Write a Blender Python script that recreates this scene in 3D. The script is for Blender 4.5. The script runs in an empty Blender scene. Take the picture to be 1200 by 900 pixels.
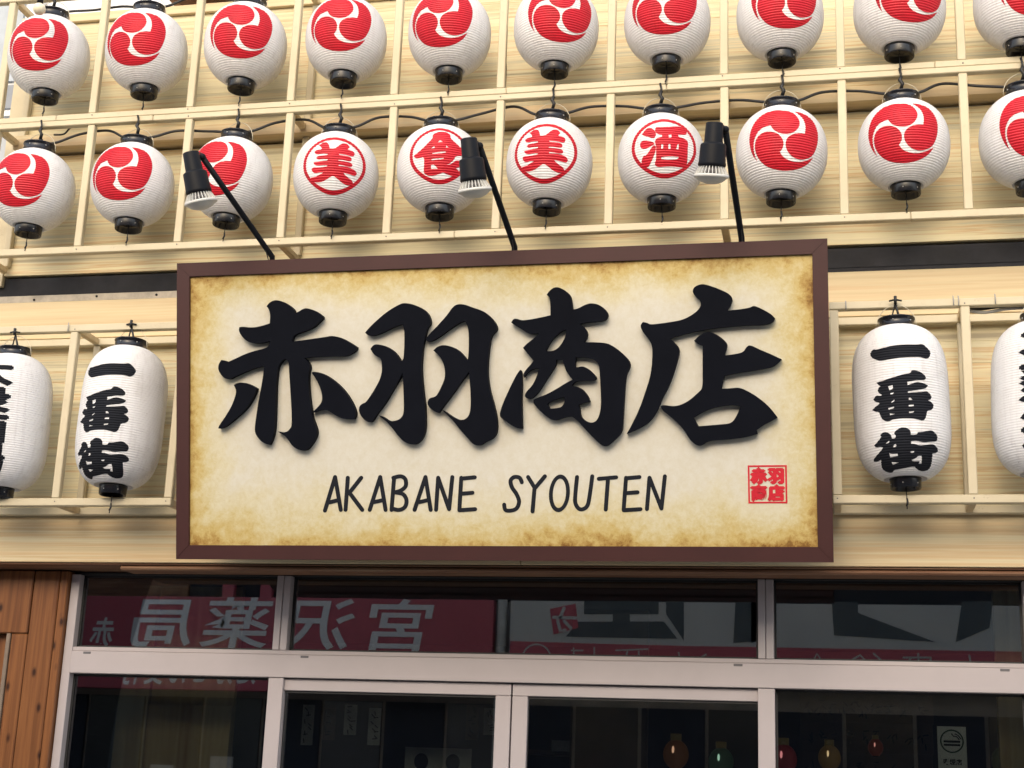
import bpy, bmesh, math, random
from mathutils import Vector, Matrix
from mathutils.geometry import tessellate_polygon
random.seed(7)
scene = bpy.context.scene
COL = scene.collection
rad = math.radians

# ------------------------------------------------------------------ camera
YAW, PITCH, ROLL, FPX = -.21560, .26509, .037575, 1767.7
CAM = Vector((0, -5.519, 1.6))
def _basis():
    cy, sy, cp, sp = math.cos(YAW), math.sin(YAW), math.cos(PITCH), math.sin(PITCH)
    f = Vector((sy*cp, cy*cp, sp)); r = Vector((cy, -sy, 0)); u = r.cross(f)
    cr, sr = math.cos(ROLL), math.sin(ROLL)
    return r*cr + u*sr, -r*sr + u*cr, f
RGT, UPV, FWD = _basis()
cam = bpy.data.cameras.new('camera'); cam_o = bpy.data.objects.new('camera', cam); COL.objects.link(cam_o)
cam.sensor_width = 36; cam.lens = FPX/1200*36; cam.clip_end = 500; cam.clip_start = .05
M = Matrix((RGT, UPV, -FWD)).transposed().to_4x4(); M.translation = CAM
cam_o.matrix_world = M; scene.camera = cam_o

# ------------------------------------------------------------------ light
SUN_EL, SUN_AZ = rad(29), rad(184)          # azimuth clockwise from +y (into the shop): the sun stands over the street
w = bpy.data.worlds.new('World'); scene.world = w; w.use_nodes = True
nt = w.node_tree; bg = nt.nodes['Background']; bg.inputs['Strength'].default_value = .11
sky = nt.nodes.new('ShaderNodeTexSky'); sky.sky_type = 'NISHITA'; sky.sun_disc = False
sky.sun_elevation = SUN_EL; sky.sun_rotation = SUN_AZ; sky.dust_density = 4; sky.air_density = 1.0; sky.ozone_density = .6
nt.links.new(sky.outputs[0], bg.inputs[0])
sun = bpy.data.lights.new('sun', 'SUN'); sun.energy = 1.25; sun.angle = rad(178); sun.color = (.965, .985, 1)
sun_o = bpy.data.objects.new('sun', sun); COL.objects.link(sun_o)
sd = Vector((math.sin(SUN_AZ)*math.cos(SUN_EL), math.cos(SUN_AZ)*math.cos(SUN_EL), math.sin(SUN_EL)))
sun_o.rotation_euler = sd.to_track_quat('Z', 'Y').to_euler(); sun_o.location = (0, -6, 12)
scene.view_settings.view_transform = 'Standard'; scene.view_settings.look = 'None'
scene.view_settings.exposure = .98; scene.view_settings.gamma = 1
scene.cycles.max_bounces = 8

# ------------------------------------------------------------------ helpers
def ray(x, y):
    d = RGT*((x-600)/FPX) + UPV*(-(y-450)/FPX) + FWD
    return d / d.y
def P(x, y, D):
    return CAM + ray(x, y)*D
def obj(name, me, mat=None, parent=None, loc=None, label=None, kind=None):
    if isinstance(me, bmesh.types.BMesh):
        bm = me; me = bpy.data.meshes.new(name); bm.to_mesh(me); bm.free()
    if mat is not None and not me.materials: me.materials.append(mat)
    o = bpy.data.objects.new(name, me); COL.objects.link(o)
    if parent: o.parent = parent
    if loc is not None: o.location = loc
    if label: o['label'] = label
    if kind: o['kind'] = kind
    if name in ('cap_rivets', 'screw_heads', 'cable_ties', 'cooling_fins'): o['kind'] = 'stuff'
    return o
def thing(name, label, cat, loc=(0, 0, 0), rot=(0, 0, 0), group=None, me=None, mat=None):
    if me is None:
        o = bpy.data.objects.new(name, None); COL.objects.link(o); o.empty_display_size = .1
    else: o = obj(name, me, mat)
    o.location = loc; o.rotation_euler = rot; o['label'] = label; o['category'] = cat
    if group: o['group'] = group
    return o
def dup(root, loc, rotz, label, cat=None, group=None):
    r = root.copy(); COL.objects.link(r); r.location = loc; r.rotation_euler = (0, 0, rotz); r['label'] = label
    for ch in list(root.children):
        c = ch.copy(); COL.objects.link(c); c.parent = r
        for g in list(ch.children):
            d = g.copy(); COL.objects.link(d); d.parent = c
    return r
def add_box(bm, a, b, bev=0.0, rot=None):
    a, b = Vector(a), Vector(b)
    lo = Vector(map(min, a, b)); hi = Vector(map(max, a, b))
    r = bmesh.ops.create_cube(bm, size=1)
    vs = r['verts']
    for v in vs: v.co = Vector([lo[i] + (v.co[i]+.5)*(hi[i]-lo[i]) for i in range(3)])
    if bev:
        es = list({e for v in vs for e in v.link_edges})
        bmesh.ops.bevel(bm, geom=es, offset=bev, segments=1, affect='EDGES', profile=.5)
    return bm
def box(name, a, b, mat, parent=None, bev=.002, **k):
    return obj(name, add_box(bmesh.new(), a, b, bev), mat, parent, **k)
def add_tube(bm, pts, r, n=8, r2=None, cap=True):
    pts = [Vector(p) for p in pts]; rings = []
    for i, p in enumerate(pts):
        t = (pts[min(i+1, len(pts)-1)] - pts[max(i-1, 0)]).normalized()
        a = t.orthogonal().normalized() if i == 0 else (pa - t*pa.dot(t)).normalized()
        pa = a; b = t.cross(a)
        rr = r if r2 is None else r + (r2-r)*i/(len(pts)-1)
        rings.append([bm.verts.new(p + (a*math.cos(q) + b*math.sin(q))*rr) for q in [2*math.pi*k/n for k in range(n)]])
    for A, B in zip(rings, rings[1:]):
        for k in range(n):
            f = bm.faces.new((A[k], A[(k+1) % n], B[(k+1) % n], B[k])); f.smooth = True
    if cap:
        bm.faces.new(rings[0][::-1]); bm.faces.new(rings[-1])
    return bm
def add_lathe(bm, prof, n=32, mat=None, smooth=True):
    """prof: (r,z) list; mat: 4x4 applied afterwards"""
    rings = []; new = []
    for r, z in prof:
        ring = [bm.verts.new((r*math.sin(q), -r*math.cos(q), z)) for q in [2*math.pi*k/n for k in range(n)]]
        rings.append(ring); new += ring
    for A, B in zip(rings, rings[1:]):
        for k in range(n):
            f = bm.faces.new((A[k], A[(k+1) % n], B[(k+1) % n], B[k])); f.smooth = smooth
    if mat is not None:
        for v in new: v.co = mat @ v.co
    return bm
def spline(pts, n=8):
    """Catmull-Rom through points"""
    pts = [Vector(p) for p in pts]; out = []
    for i in range(len(pts)-1):
        p0, p1, p2, p3 = pts[max(i-1, 0)], pts[i], pts[i+1], pts[min(i+2, len(pts)-1)]
        for k in range(n):
            t = k/n
            out.append(.5*((2*p1) + (p2-p0)*t + (2*p0-5*p1+4*p2-p3)*t*t + (3*p1-p0-3*p2+p3)*t**3))
    out.append(pts[-1]); return out
def smooth_poly(pts, it=2, lim=55):
    pts = [Vector((p[0], p[1])) for p in pts]
    for _ in range(it):
        out = []; n = len(pts)
        for i in range(n):
            a, b, c = pts[i-1], pts[i], pts[(i+1) % n]
            u, v = b-a, c-b
            if u.length < 1e-9 or v.length < 1e-9: continue
            ang = abs(math.degrees(u.angle(v)))
            if ang < 4 or ang > lim: out.append(b)
            else: out += [b + (a-b)*.25, b + (c-b)*.25]
        pts = out
    return pts
def flat_tris(loops):
    """tessellate loops [outer, hole...] -> list of triangles of 2D points"""
    ls = [[Vector((p[0], p[1], 0)) for p in l] for l in loops]
    flat = [p for l in ls for p in l]
    return [[flat[i] for i in t] for t in tessellate_polygon(ls)]
def add_solid(bm, loops, fn, d0, d1):
    """prism from 2D loops; fn(x,y,d)->3D"""
    for t in flat_tris(loops):
        vs = [bm.verts.new(fn(p.x, p.y, d1)) for p in t]
        try: bm.faces.new(vs)
        except ValueError: pass
    for l in loops:
        n = len(l)
        for i in range(n):
            a, b = l[i], l[(i+1) % n]
            bm.faces.new([bm.verts.new(q) for q in (fn(a[0], a[1], d0), fn(b[0], b[1], d0), fn(b[0], b[1], d1), fn(a[0], a[1], d1))])
    return bm
def fix(bm):
    bmesh.ops.remove_doubles(bm, verts=bm.verts, dist=1e-6)
    bmesh.ops.recalc_face_normals(bm, faces=bm.faces); return bm
_tc = {}
def text_loops(s, bold=0.0):
    """triangles (2D) of a string in the built-in font, em = 1, weight added with bold"""
    key = (s, bold)
    if key not in _tc:
        c = bpy.data.curves.new('t', 'FONT'); c.body = s; c.size = 1; c.offset = bold; c.resolution_u = 4
        o = bpy.data.objects.new('t', c); COL.objects.link(o)
        m = bpy.data.meshes.new_from_object(o.evaluated_get(bpy.context.evaluated_depsgraph_get()))
        m.calc_loop_triangles()
        _tc[key] = [[Vector((m.vertices[i].co.x, m.vertices[i].co.y, 0)) for i in t.vertices] for t in m.loop_triangles]
        bpy.data.objects.remove(o); bpy.data.curves.remove(c); bpy.data.meshes.remove(m)
    return _tc[key]
def stroke_poly(pts, w, n=5):
    """round-capped outline of a polyline of width w"""
    pts = [Vector((p[0], p[1])) for p in pts]; L = []; Rr = []
    for i, p in enumerate(pts):
        t = (pts[min(i+1, len(pts)-1)] - pts[max(i-1, 0)]).normalized(); nn = Vector((-t.y, t.x))
        L.append(p + nn*w/2); Rr.append(p - nn*w/2)
    t1 = (pts[-1]-pts[-2]).normalized(); t0 = (pts[0]-pts[1]).normalized()
    def cap(c, t):
        nn = Vector((-t.y, t.x))
        return [c + nn*math.cos(a)*w/2 + t*math.sin(a)*w/2 for a in [math.pi*k/n for k in range(1, n)]]
    return L + cap(pts[-1], t1) + Rr[::-1] + cap(pts[0], t0)

# ------------------------------------------------------------------ materials
def mat(name):
    m = bpy.data.materials.new(name); m.use_nodes = True
    return m, m.node_tree, m.node_tree.nodes['Principled BSDF']
def N(t, typ, **k):
    n = t.nodes.new(typ)
    for a, v in k.items():
        if a.startswith('_'): n.inputs[a[1:].replace('_', ' ')].default_value = v
        else: setattr(n, a, v)
    return n
def ramp(t, stops, src, interp='LINEAR'):
    r = t.nodes.new('ShaderNodeValToRGB'); e = r.color_ramp.elements; r.color_ramp.interpolation = interp
    while len(e) < len(stops): e.new(.5)
    for el, (p, c) in zip(e, stops):
        el.position = p; el.color = (*c, 1) if len(c) == 3 else c
    t.links.new(src, r.inputs[0]); return r
def plain(name, col, rough=.5, metal=0, var=.08, scale=6, bump=.0, spec=.5):
    m, t, b = mat(name); tc = N(t, 'ShaderNodeTexCoord')
    n = N(t, 'ShaderNodeTexNoise', _Scale=scale, _Detail=6, _Roughness=.65); t.links.new(tc.outputs['Object'], n.inputs['Vector'])
    r = ramp(t, [(.25, [c*(1-var*2) for c in col]), (.6, col), (.9, [min(1, c*(1+var)) for c in col])], n.outputs[0])
    t.links.new(r.outputs[0], b.inputs['Base Color'])
    b.inputs['Roughness'].default_value = rough; b.inputs['Metallic'].default_value = metal; b.inputs['Specular IOR Level'].default_value = spec
    if bump:
        bp = N(t, 'ShaderNodeBump', _Strength=bump, _Distance=.004); n2 = N(t, 'ShaderNodeTexNoise', _Scale=scale*20, _Detail=4)
        t.links.new(tc.outputs['Object'], n2.inputs['Vector']); t.links.new(n2.outputs[0], bp.inputs['Height']); t.links.new(bp.outputs[0], b.inputs['Normal'])
    return m
def mixc(t, a, b, fac, blend='MIX'):
    n = t.nodes.new('ShaderNodeMix'); n.data_type = 'RGBA'; n.blend_type = blend
    for s, v in ((6, a), (7, b)):
        if isinstance(v, tuple): n.inputs[s].default_value = (*v, 1)
        else: t.links.new(v, n.inputs[s])
    if isinstance(fac, (int, float)): n.inputs[0].default_value = fac
    else: t.links.new(fac, n.inputs[0])
    return n.outputs[2]
def wood_board(name, stops, sx=.5, sz=26, rough=.55, vertical=False, knots=False, seam=False):
    """streaky long-grain board; every object shifts the pattern by its own random value"""
    m, t, b = mat(name); tc = N(t, 'ShaderNodeTexCoord'); oi = N(t, 'ShaderNodeObjectInfo')
    mp = N(t, 'ShaderNodeMapping'); t.links.new(tc.outputs['Object'], mp.inputs[0])
    mp.inputs['Scale'].default_value = (sz, sz, sx) if vertical else (sx, sz, sz)
    add = N(t, 'ShaderNodeVectorMath', operation='ADD'); mul = N(t, 'ShaderNodeMath', operation='MULTIPLY'); mul.inputs[1].default_value = 97
    t.links.new(oi.outputs['Random'], mul.inputs[0]); t.links.new(mp.outputs[0], add.inputs[0]); t.links.new(mul.outputs[0], add.inputs[1])
    n = N(t, 'ShaderNodeTexNoise', _Scale=1, _Detail=8, _Roughness=.6, _Distortion=.25); t.links.new(add.outputs[0], n.inputs['Vector'])
    r = ramp(t, stops, n.outputs[0])
    fine = N(t, 'ShaderNodeTexNoise', _Scale=5, _Detail=3, _Roughness=.6); t.links.new(add.outputs[0], fine.inputs['Vector'])
    fr = ramp(t, [(.35, (.86, .83, .79)), (.62, (1.04, 1.03, 1.02))], fine.outputs[0])
    c = mixc(t, r.outputs[0], fr.outputs[0], .55, 'MULTIPLY')
    hv = N(t, 'ShaderNodeHueSaturation'); t.links.new(c, hv.inputs['Color'])
    mr = N(t, 'ShaderNodeMapRange'); mr.inputs['To Min'].default_value = .9; mr.inputs['To Max'].default_value = 1.08
    wn = N(t, 'ShaderNodeTexWhiteNoise', noise_dimensions='1D'); t.links.new(mul.outputs[0], wn.inputs['W']); t.links.new(wn.outputs[0], mr.inputs[0]); t.links.new(mr.outputs[0], hv.inputs['Value'])
    c = hv.outputs[0]
    if knots:
        mp2 = N(t, 'ShaderNodeMapping'); t.links.new(tc.outputs['Object'], mp2.inputs[0]); mp2.inputs['Scale'].default_value = (17, .02, 8.5)
        ad2 = N(t, 'ShaderNodeVectorMath', operation='ADD'); t.links.new(mp2.outputs[0], ad2.inputs[0]); t.links.new(mul.outputs[0], ad2.inputs[1])
        v = N(t, 'ShaderNodeTexVoronoi', _Scale=1, _Randomness=1); t.links.new(ad2.outputs[0], v.inputs['Vector'])
        kr = ramp(t, [(.08, (1, 1, 1)), (.13, (.6, .6, .6)), (.24, (0, 0, 0))], v.outputs['Distance'])
        sc_ = N(t, 'ShaderNodeSeparateColor'); t.links.new(v.outputs['Color'], sc_.inputs[0]); th = N(t, 'ShaderNodeMath', operation='GREATER_THAN'); th.inputs[1].default_value = .22; t.links.new(sc_.outputs[0], th.inputs[0])
        mk_ = N(t, 'ShaderNodeMath', operation='MULTIPLY'); t.links.new(kr.outputs[0], mk_.inputs[0]); t.links.new(th.outputs[0], mk_.inputs[1])
        c = mixc(t, c, (.035, .012, .006), mk_.outputs[0])
    t.links.new(c, b.inputs['Base Color']); b.inputs['Roughness'].default_value = rough; b.inputs['Specular IOR Level'].default_value = .3
    bp = N(t, 'ShaderNodeBump', _Strength=.15, _Distance=.002); t.links.new(fine.outputs[0], bp.inputs['Height']); t.links.new(bp.outputs[0], b.inputs['Normal'])
    return m
W_WALL = wood_board('laminated_pine', [(.30, (.42, .37, .25)), (.37, (.60, .53, .35)), (.43, (.76, .69, .46)), (.485, (.74, .66, .42)), (.51, (.64, .45, .24)), (.535, (.74, .66, .43)), (.58, (.72, .62, .39)), (.61, (.55, .52, .38)), (.66, (.74, .66, .44)), (.72, (.62, .46, .27))], sx=.35, sz=24)
W_FASC = wood_board('fascia_pine', [(.25, (.46, .36, .21)), (.42, (.70, .58, .36)), (.5, (.66, .49, .28)), (.58, (.72, .62, .40)), (.7, (.73, .66, .46))], sx=.35, sz=30)
W_BEAM = wood_board('beam_pine', [(.25, (.52, .41, .25)), (.42, (.60, .47, .285)), (.5, (.64, .53, .33)), (.58, (.60, .45, .265)), (.75, (.56, .48, .32))], sx=.3, sz=14)
W_LINT = wood_board('old_lintel_wood', [(.25, (.09, .04, .025)), (.5, (.2, .1, .055)), (.75, (.3, .2, .12))], sx=1.5, sz=30)
W_PINE = wood_board('knotty_pine', [(.25, (.085, .030, .011)), (.42, (.16, .063, .023)), (.5, (.23, .094, .033)), (.58, (.15, .057, .021)), (.8, (.12, .042, .015))], sx=.5, sz=16, vertical=True, knots=True, rough=.35)
W_INT = wood_board('interior_pine', [(.25, (.32, .21, .10)), (.5, (.54, .41, .22)), (.8, (.42, .3, .15))], sx=.5, sz=12, vertical=True)
def paint_mat():
    m, t, b = mat('cream_paint'); tc = N(t, 'ShaderNodeTexCoord'); oi = N(t, 'ShaderNodeObjectInfo')
    n = N(t, 'ShaderNodeTexNoise', _Scale=3, _Detail=8, _Roughness=.7); t.links.new(tc.outputs['Object'], n.inputs['Vector'])
    r = ramp(t, [(.28, (.44, .37, .24)), (.45, (.55, .48, .325)), (.7, (.60, .525, .365))], n.outputs[0])
    n2 = N(t, 'ShaderNodeTexNoise', _Scale=22, _Detail=6, _Roughness=.75); t.links.new(tc.outputs['Object'], n2.inputs['Vector'])
    r2 = ramp(t, [(.24, (.6, .55, .5)), (.36, (1, 1, 1))], n2.outputs[0])
    c = mixc(t, r.outputs[0], r2.outputs[0], .8, 'MULTIPLY')
    t.links.new(c, b.inputs['Base Color']); b.inputs['Roughness'].default_value = .55
    bp = N(t, 'ShaderNodeBump', _Strength=.12, _Distance=.002); t.links.new(n2.outputs[0], bp.inputs['Height']); t.links.new(bp.outputs[0], b.inputs['Normal'])
    return m
M_CREAM = paint_mat()
def paper_mat():
    m, t, b = mat('lantern_paper'); tc = N(t, 'ShaderNodeTexCoord'); oi = N(t, 'ShaderNodeObjectInfo')
    ad = N(t, 'ShaderNodeVectorMath', operation='ADD'); mul = N(t, 'ShaderNodeMath', operation='MULTIPLY'); mul.inputs[1].default_value = 31
    t.links.new(oi.outputs['Random'], mul.inputs[0]); t.links.new(tc.outputs['Object'], ad.inputs[0]); t.links.new(mul.outputs[0], ad.inputs[1])
    n = N(t, 'ShaderNodeTexNoise', _Scale=7, _Detail=7, _Roughness=.7); t.links.new(ad.outputs[0], n.inputs['Vector'])
    r = ramp(t, [(.3, (.76, .75, .74)), (.5, (.86, .86, .865)), (.8, (.88, .88, .89))], n.outputs[0])
    # faint vertical pleat creases and specks of dirt
    mp = N(t, 'ShaderNodeMapping'); mp.inputs['Scale'].default_value = (60, 60, 4); t.links.new(ad.outputs[0], mp.inputs[0])
    n2 = N(t, 'ShaderNodeTexNoise', _Scale=1, _Detail=4, _Roughness=.6); t.links.new(mp.outputs[0], n2.inputs['Vector'])
    r2 = ramp(t, [(.3, (.87, .86, .86)), (.5, (1, 1, 1))], n2.outputs[0])
    n3 = N(t, 'ShaderNodeTexNoise', _Scale=90, _Detail=2); t.links.new(ad.outputs[0], n3.inputs['Vector'])
    r3 = ramp(t, [(.2, (.5, .46, .42)), (.27, (1, 1, 1))], n3.outputs[0])
    c = mixc(t, r.outputs[0], r2.outputs[0], .8, 'MULTIPLY'); c = mixc(t, c, r3.outputs[0], .7, 'MULTIPLY')
    t.links.new(c, b.inputs['Base Color']); b.inputs['Roughness'].default_value = .5; b.inputs['Specular IOR Level'].default_value = .3
    tr = N(t, 'ShaderNodeBsdfTranslucent'); t.links.new(c, tr.inputs[0])
    mx = N(t, 'ShaderNodeMixShader'); mx.inputs[0].default_value = .12; out = t.nodes['Material Output']
    t.links.new(b.outputs[0], mx.inputs[1]); t.links.new(tr.outputs[0], mx.inputs[2]); t.links.new(mx.outputs[0], out.inputs[0])
    return m
M_PAPER = paper_mat()
M_RED = plain('red_print', (.60, .009, .026), .5, var=.12, scale=14)
M_INK = plain('black_print', (.014, .016, .022), .7, var=.15, scale=12, spec=.15)
M_CAP = plain('black_lacquer_cap', (.009, .010, .014), .22, var=.1, scale=20)
M_LETTER = plain('matt_black_board', (.006, .007, .011), .6, var=.12, scale=5, bump=.02, spec=.04)
M_FRAME = plain('maroon_painted_metal', (.050, .0125, .011), .5, var=.1, scale=5, bump=.03)
M_BAND = plain('dark_grey_metal', (.019, .020, .026), .6, var=.3, scale=9, bump=.1, spec=.25)
M_TIN = plain('weathered_tin', (.52, .46, .37), .5, var=.2, scale=14)
M_BLACK = plain('black_plastic', (.006, .007, .010), .5, var=.1, spec=.15)
M_CABLE = plain('cable_rubber', (.012, .012, .013), .5)
M_GREYC = plain('grey_cable', (.35, .34, .32), .5)
M_WIRE = plain('lantern_wire', (.55, .5, .38), .35, metal=.3)
M_ALU = plain('anodised_aluminium', (.46, .415, .415), .38, metal=.0, var=.04, scale=3, bump=.02)
M_SLOT = plain('drain_slot_plastic', (.13, .125, .13), .5)
M_GASK = plain('black_gasket', (.02, .02, .02), .6)
M_BULB = plain('white_lamp_plastic', (.66, .66, .62), .4, var=.06)
M_GLOBE = plain('cream_globe', (.75, .70, .52), .3, var=.03)
M_SIDING = plain('white_siding', (.74, .76, .78), .5, var=.05, scale=4)
M_GREYW = plain('pale_grey_render', (.42, .45, .48), .7, var=.08, scale=5)
M_WGLASS = plain('far_window_glass', (.42, .47, .52), .5, var=.1)
M_DGLASS = plain('dark_window_glass', (.04, .045, .055), .15, var=.1)
M_LGLASS = plain('grey_window_glass', (.24, .26, .29), .5, var=.1)
M_ASPH = plain('asphalt', (.09, .09, .092), .85, var=.2, scale=8, bump=.3)
M_PAVE = plain('pavement_concrete', (.42, .41, .39), .85, var=.12, scale=4, bump=.2)
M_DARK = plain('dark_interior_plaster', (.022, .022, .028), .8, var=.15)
M_BROWNB = plain('brown_menu_board', (.075, .048, .032), .6, var=.25, scale=5)
M_WTEXT = plain('white_sign_lettering', (.82, .82, .80), .4, var=.06)
M_REDSIGN = plain('red_sign_sheet', (.52, .095, .13), .4, var=.05, scale=2)
M_WSIGN = plain('white_sign_sheet', (.56, .56, .53), .4, var=.05, scale=2)
M_INKSIGN = plain('dark_green_sign_ink', (.07, .09, .10), .5)
M_OPP = plain('opposite_wall_tiles', (.34, .30, .26), .6, var=.2, scale=3)
M_BLUE = plain('navy_cloth', (.018, .022, .038), .7, var=.2)
M_PALE = plain('pale_poster_paper', (.5, .48, .43), .6, var=.2, scale=8)
M_TRIM = plain('weathered_trim', (.22, .165, .12), .6, var=.2, scale=12)
M_RUST = plain('rusty_flashing', (.32, .17, .09), .7, var=.35, scale=22)
def glass_mat():
    m, t, b = mat('shop_glass'); out = t.nodes['Material Output']
    tr = N(t, 'ShaderNodeBsdfTransparent'); tr.inputs[0].default_value = (.74, .78, .78, 1)
    gl = N(t, 'ShaderNodeBsdfGlossy'); gl.inputs['Roughness'].default_value = .008; gl.inputs[0].default_value = (1, 1, 1, 1)
    fr = N(t, 'ShaderNodeFresnel', _IOR=2.25); mx = N(t, 'ShaderNodeMixShader')
    tc = N(t, 'ShaderNodeTexCoord'); n = N(t, 'ShaderNodeTexNoise', _Scale=1.3, _Detail=1); t.links.new(tc.outputs['Object'], n.inputs['Vector'])
    bp = N(t, 'ShaderNodeBump', _Strength=.02, _Distance=.01); t.links.new(n.outputs[0], bp.inputs['Height']); t.links.new(bp.outputs[0], gl.inputs['Normal'])
    t.links.new(fr.outputs[0], mx.inputs[0]); t.links.new(tr.outputs[0], mx.inputs[1]); t.links.new(gl.outputs[0], mx.inputs[2]); t.links.new(mx.outputs[0], out.inputs[0])
    return m
M_GLASS = glass_mat()
def glow(name, col, e):
    m, t, b = mat(name); b.inputs['Base Color'].default_value = (*col, 1); b.inputs['Roughness'].default_value = .5
    b.inputs['Emission Color'].default_value = (*col, 1); b.inputs['Emission Strength'].default_value = e
    return m

# ================================================================== GROUND
bm = bmesh.new(); add_box(bm, (-150, -150, -.5), (150, 150, 0)); obj('road', bm, M_ASPH, kind='structure')
bm = bmesh.new(); add_box(bm, (-30, -1.6, -.1), (30, .4, .12), .01); obj('pavement', bm, M_PAVE, kind='structure')
bm = bmesh.new(); add_box(bm, (-30, -9.5, -.1), (30, -6.9, .12), .01); obj('pavement', bm, M_PAVE, kind='structure')

# ================================================================== SHOP BUILDING
Z = 1.6
XL, XR = -3.605, 2.6
shop = thing('shop_building', 'two-storey shop front clad in pale laminated pine boards with a glass shopfront below', 'building', (0, .3, 0))
SO = Vector((0, .3, 0))
def sbox(name, a, b, m, parent=None, bev=.002, label=None):
    """box in world coordinates, parented to the shop (or to one of its parts)"""
    a, b = Vector(a), Vector(b); c = (a+b)/2
    o = box(name, a-c, b-c, m, parent or shop, bev)
    base = SO if parent is None else SO + parent.location
    o.location = c - base
    if label: o['label'] = label
    return o
WY = .25                                     # face of the board wall
# wall boards behind the lanterns, each lapped slightly proud or shy of the next
def boards(z0, z1, xa, xb, hs, m=W_WALL):
    z = z0; k = 0
    while z < z1 - .01:
        h = min(hs[k % len(hs)], z1 - z)
        if z1 - z - h < .03: h = z1 - z
        sbox('wall_board', (xa, WY + random.uniform(0, .0012), z + .0002), (xb, WY + .045, z + h - .0002), m, bev=.0007)
        z += h; k += 1
boards(Z+2.150, Z+2.72, XL, XR, [.093, .105, .088, .11, .1])
boards(Z+2.80, Z+3.385, XL, XR, [.1, .085, .11, .095, .105])
boards(Z+1.09, Z+1.845, -4.4, XR, [.088, .1, .082, .096, .105, .09])
sbox('rear_rail', (XL, WY-.07, Z+2.735), (XR, WY+.03, Z+2.80), W_BEAM)
sbox('top_trim', (XL, WY-.02, Z+3.387), (XR, WY+.05, Z+3.43), W_BEAM)
sbox('end_post', (XL-.075, WY-.01, Z+2.10), (XL-.002, WY+.05, Z+3.43), M_CREAM)
sbox('metal_band', (-4.4, WY+.012, Z+2.056), (XR, WY+.05, Z+2.140), M_BAND)
sbox('flashing_strip', (-4.4, WY-.002, Z+2.020), (-1.3, WY+.04, Z+2.053), M_TIN)
sbox('flashing_strip', (-1.295, WY+.002, Z+2.034), (XR, WY+.04, Z+2.053), M_BAND)
bm = bmesh.new()
for q in range(9):
    x = -4.0 + q*.29 + random.uniform(-.03, .03)
    bmesh.ops.create_icosphere(bm, subdivisions=1, radius=.006, matrix=Matrix.Translation((x, WY-.004, Z+2.036+random.uniform(-.005, .005))))
for v in bm.verts: v.co -= SO
obj('screw_heads', bm, M_BAND, shop)
sbox('beam_board', (-4.4, WY-.012, Z+1.847), (-1.8, WY+.04, Z+2.018), W_BEAM)
sbox('beam_board', (-1.797, WY-.012, Z+1.847), (XR, WY+.04, Z+2.032), W_BEAM)
sbox('fascia_board', (-4.4, WY-.014, Z+.866), (-1.2, WY+.03, Z+1.085), W_FASC)
sbox('fascia_board', (-1.197, WY-.014, Z+.866), (XR, WY+.03, Z+1.085), W_FASC)
sbox('lintel', (-4.4, WY-.006, Z+.858), (XR, .50, Z+.863), W_LINT)
sbox('rough_lintel_edge', (-2.9, WY+.001, Z+.838), (XR, WY+.13, Z+.856), W_LINT, bev=.006)
sbox('core_wall', (-4.4, WY+.055, Z+.87), (XR, .75, Z+2.05), M_DARK)
sbox('core_wall', (XL-.07, WY+.055, Z+2.051), (XR, .75, Z+3.44), M_SIDING)
sbox('side_wall', (XL-.06, .755, Z+2.051), (XL+.1, 5.2, Z+5.2), M_SIDING)
# upper storey: white lap siding, each board its own
z = Z + 3.44; k = 0
while z < Z + 5.2:
    sbox('siding_board', (XL, WY+.06+.004*(k % 2), z), (XR, WY+.12, z+.128), M_SIDING, bev=.003); z += .13; k += 1
sbox('rusty_flashing', (-2.95, WY-.06, Z+3.47), (-2.35, WY+.058, Z+3.50), M_RUST, bev=.004)
bm = bmesh.new(); add_box(bm, (XL-.1, .30, Z+5.2), (XR, 5.2, Z+5.35), .01)
for v in bm.verts: v.co -= SO
obj('roof', bm, M_GREYW, shop)

# ---- shopfront: aluminium frame, panes, sliding doors
WD = .43                                     # frame face
fr = thing_frame = obj('shopfront_frame', add_box(bmesh.new(), (-3.205, .02, -.006), (1.35, .09, .006), .002), M_GASK, shop, loc=Vector((0, WD, Z+.849)) - SO)
FB = SO + fr.location
def fbox(name, a, b, m, parent=fr, bev=.002):
    a, b = Vector(a), Vector(b); c = (a+b)/2
    o = box(name, a-c, b-c, m, parent, bev); o.location = c - (FB if parent is fr else SO + parent.location); return o
ZT0, ZT1 = Z+.425, Z+.535                     # transom
fbox('jamb', (-3.205, WD-.004, .12), (-3.166, WD+.09, Z+.842), M_ALU)
fbox('transom', (-3.165, WD-.012, ZT0), (1.35, WD+.085, ZT1-.018), M_ALU)
fbox('transom_lip', (-3.165, WD-.003, ZT1-.017), (1.35, WD+.085, ZT1), M_ALU)
for x in (-2.24, -.262):
    fbox('mullion', (x-.030, WD-.008, ZT1+.001), (x-.002, WD+.085, Z+.842), M_ALU)
    fbox('mullion', (x, WD-.005, ZT1+.001), (x+.030, WD+.085, Z+.842), M_ALU)
fbox('mullion', (.692, WD-.008, ZT1+.001), (.745, WD+.085, Z+.842), M_ALU)
for x in (-2.243, -.262, .715):
    fbox('mullion', (x-.032, WD-.008, .12), (x+.032, WD+(.007 if x < .5 else .085), ZT0-.002), M_ALU)
for px in (102, 357, 865, 1178):
    p = P(px, {102: 765, 357: 768.5, 865: 781.5, 1178: 792}[px], 5.937); fbox('drain_slot', (p.x-.017, WD-.0135, ZT1-.030), (p.x+.017, WD-.011, ZT1-.021), M_SLOT, bev=.0008)
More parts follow.
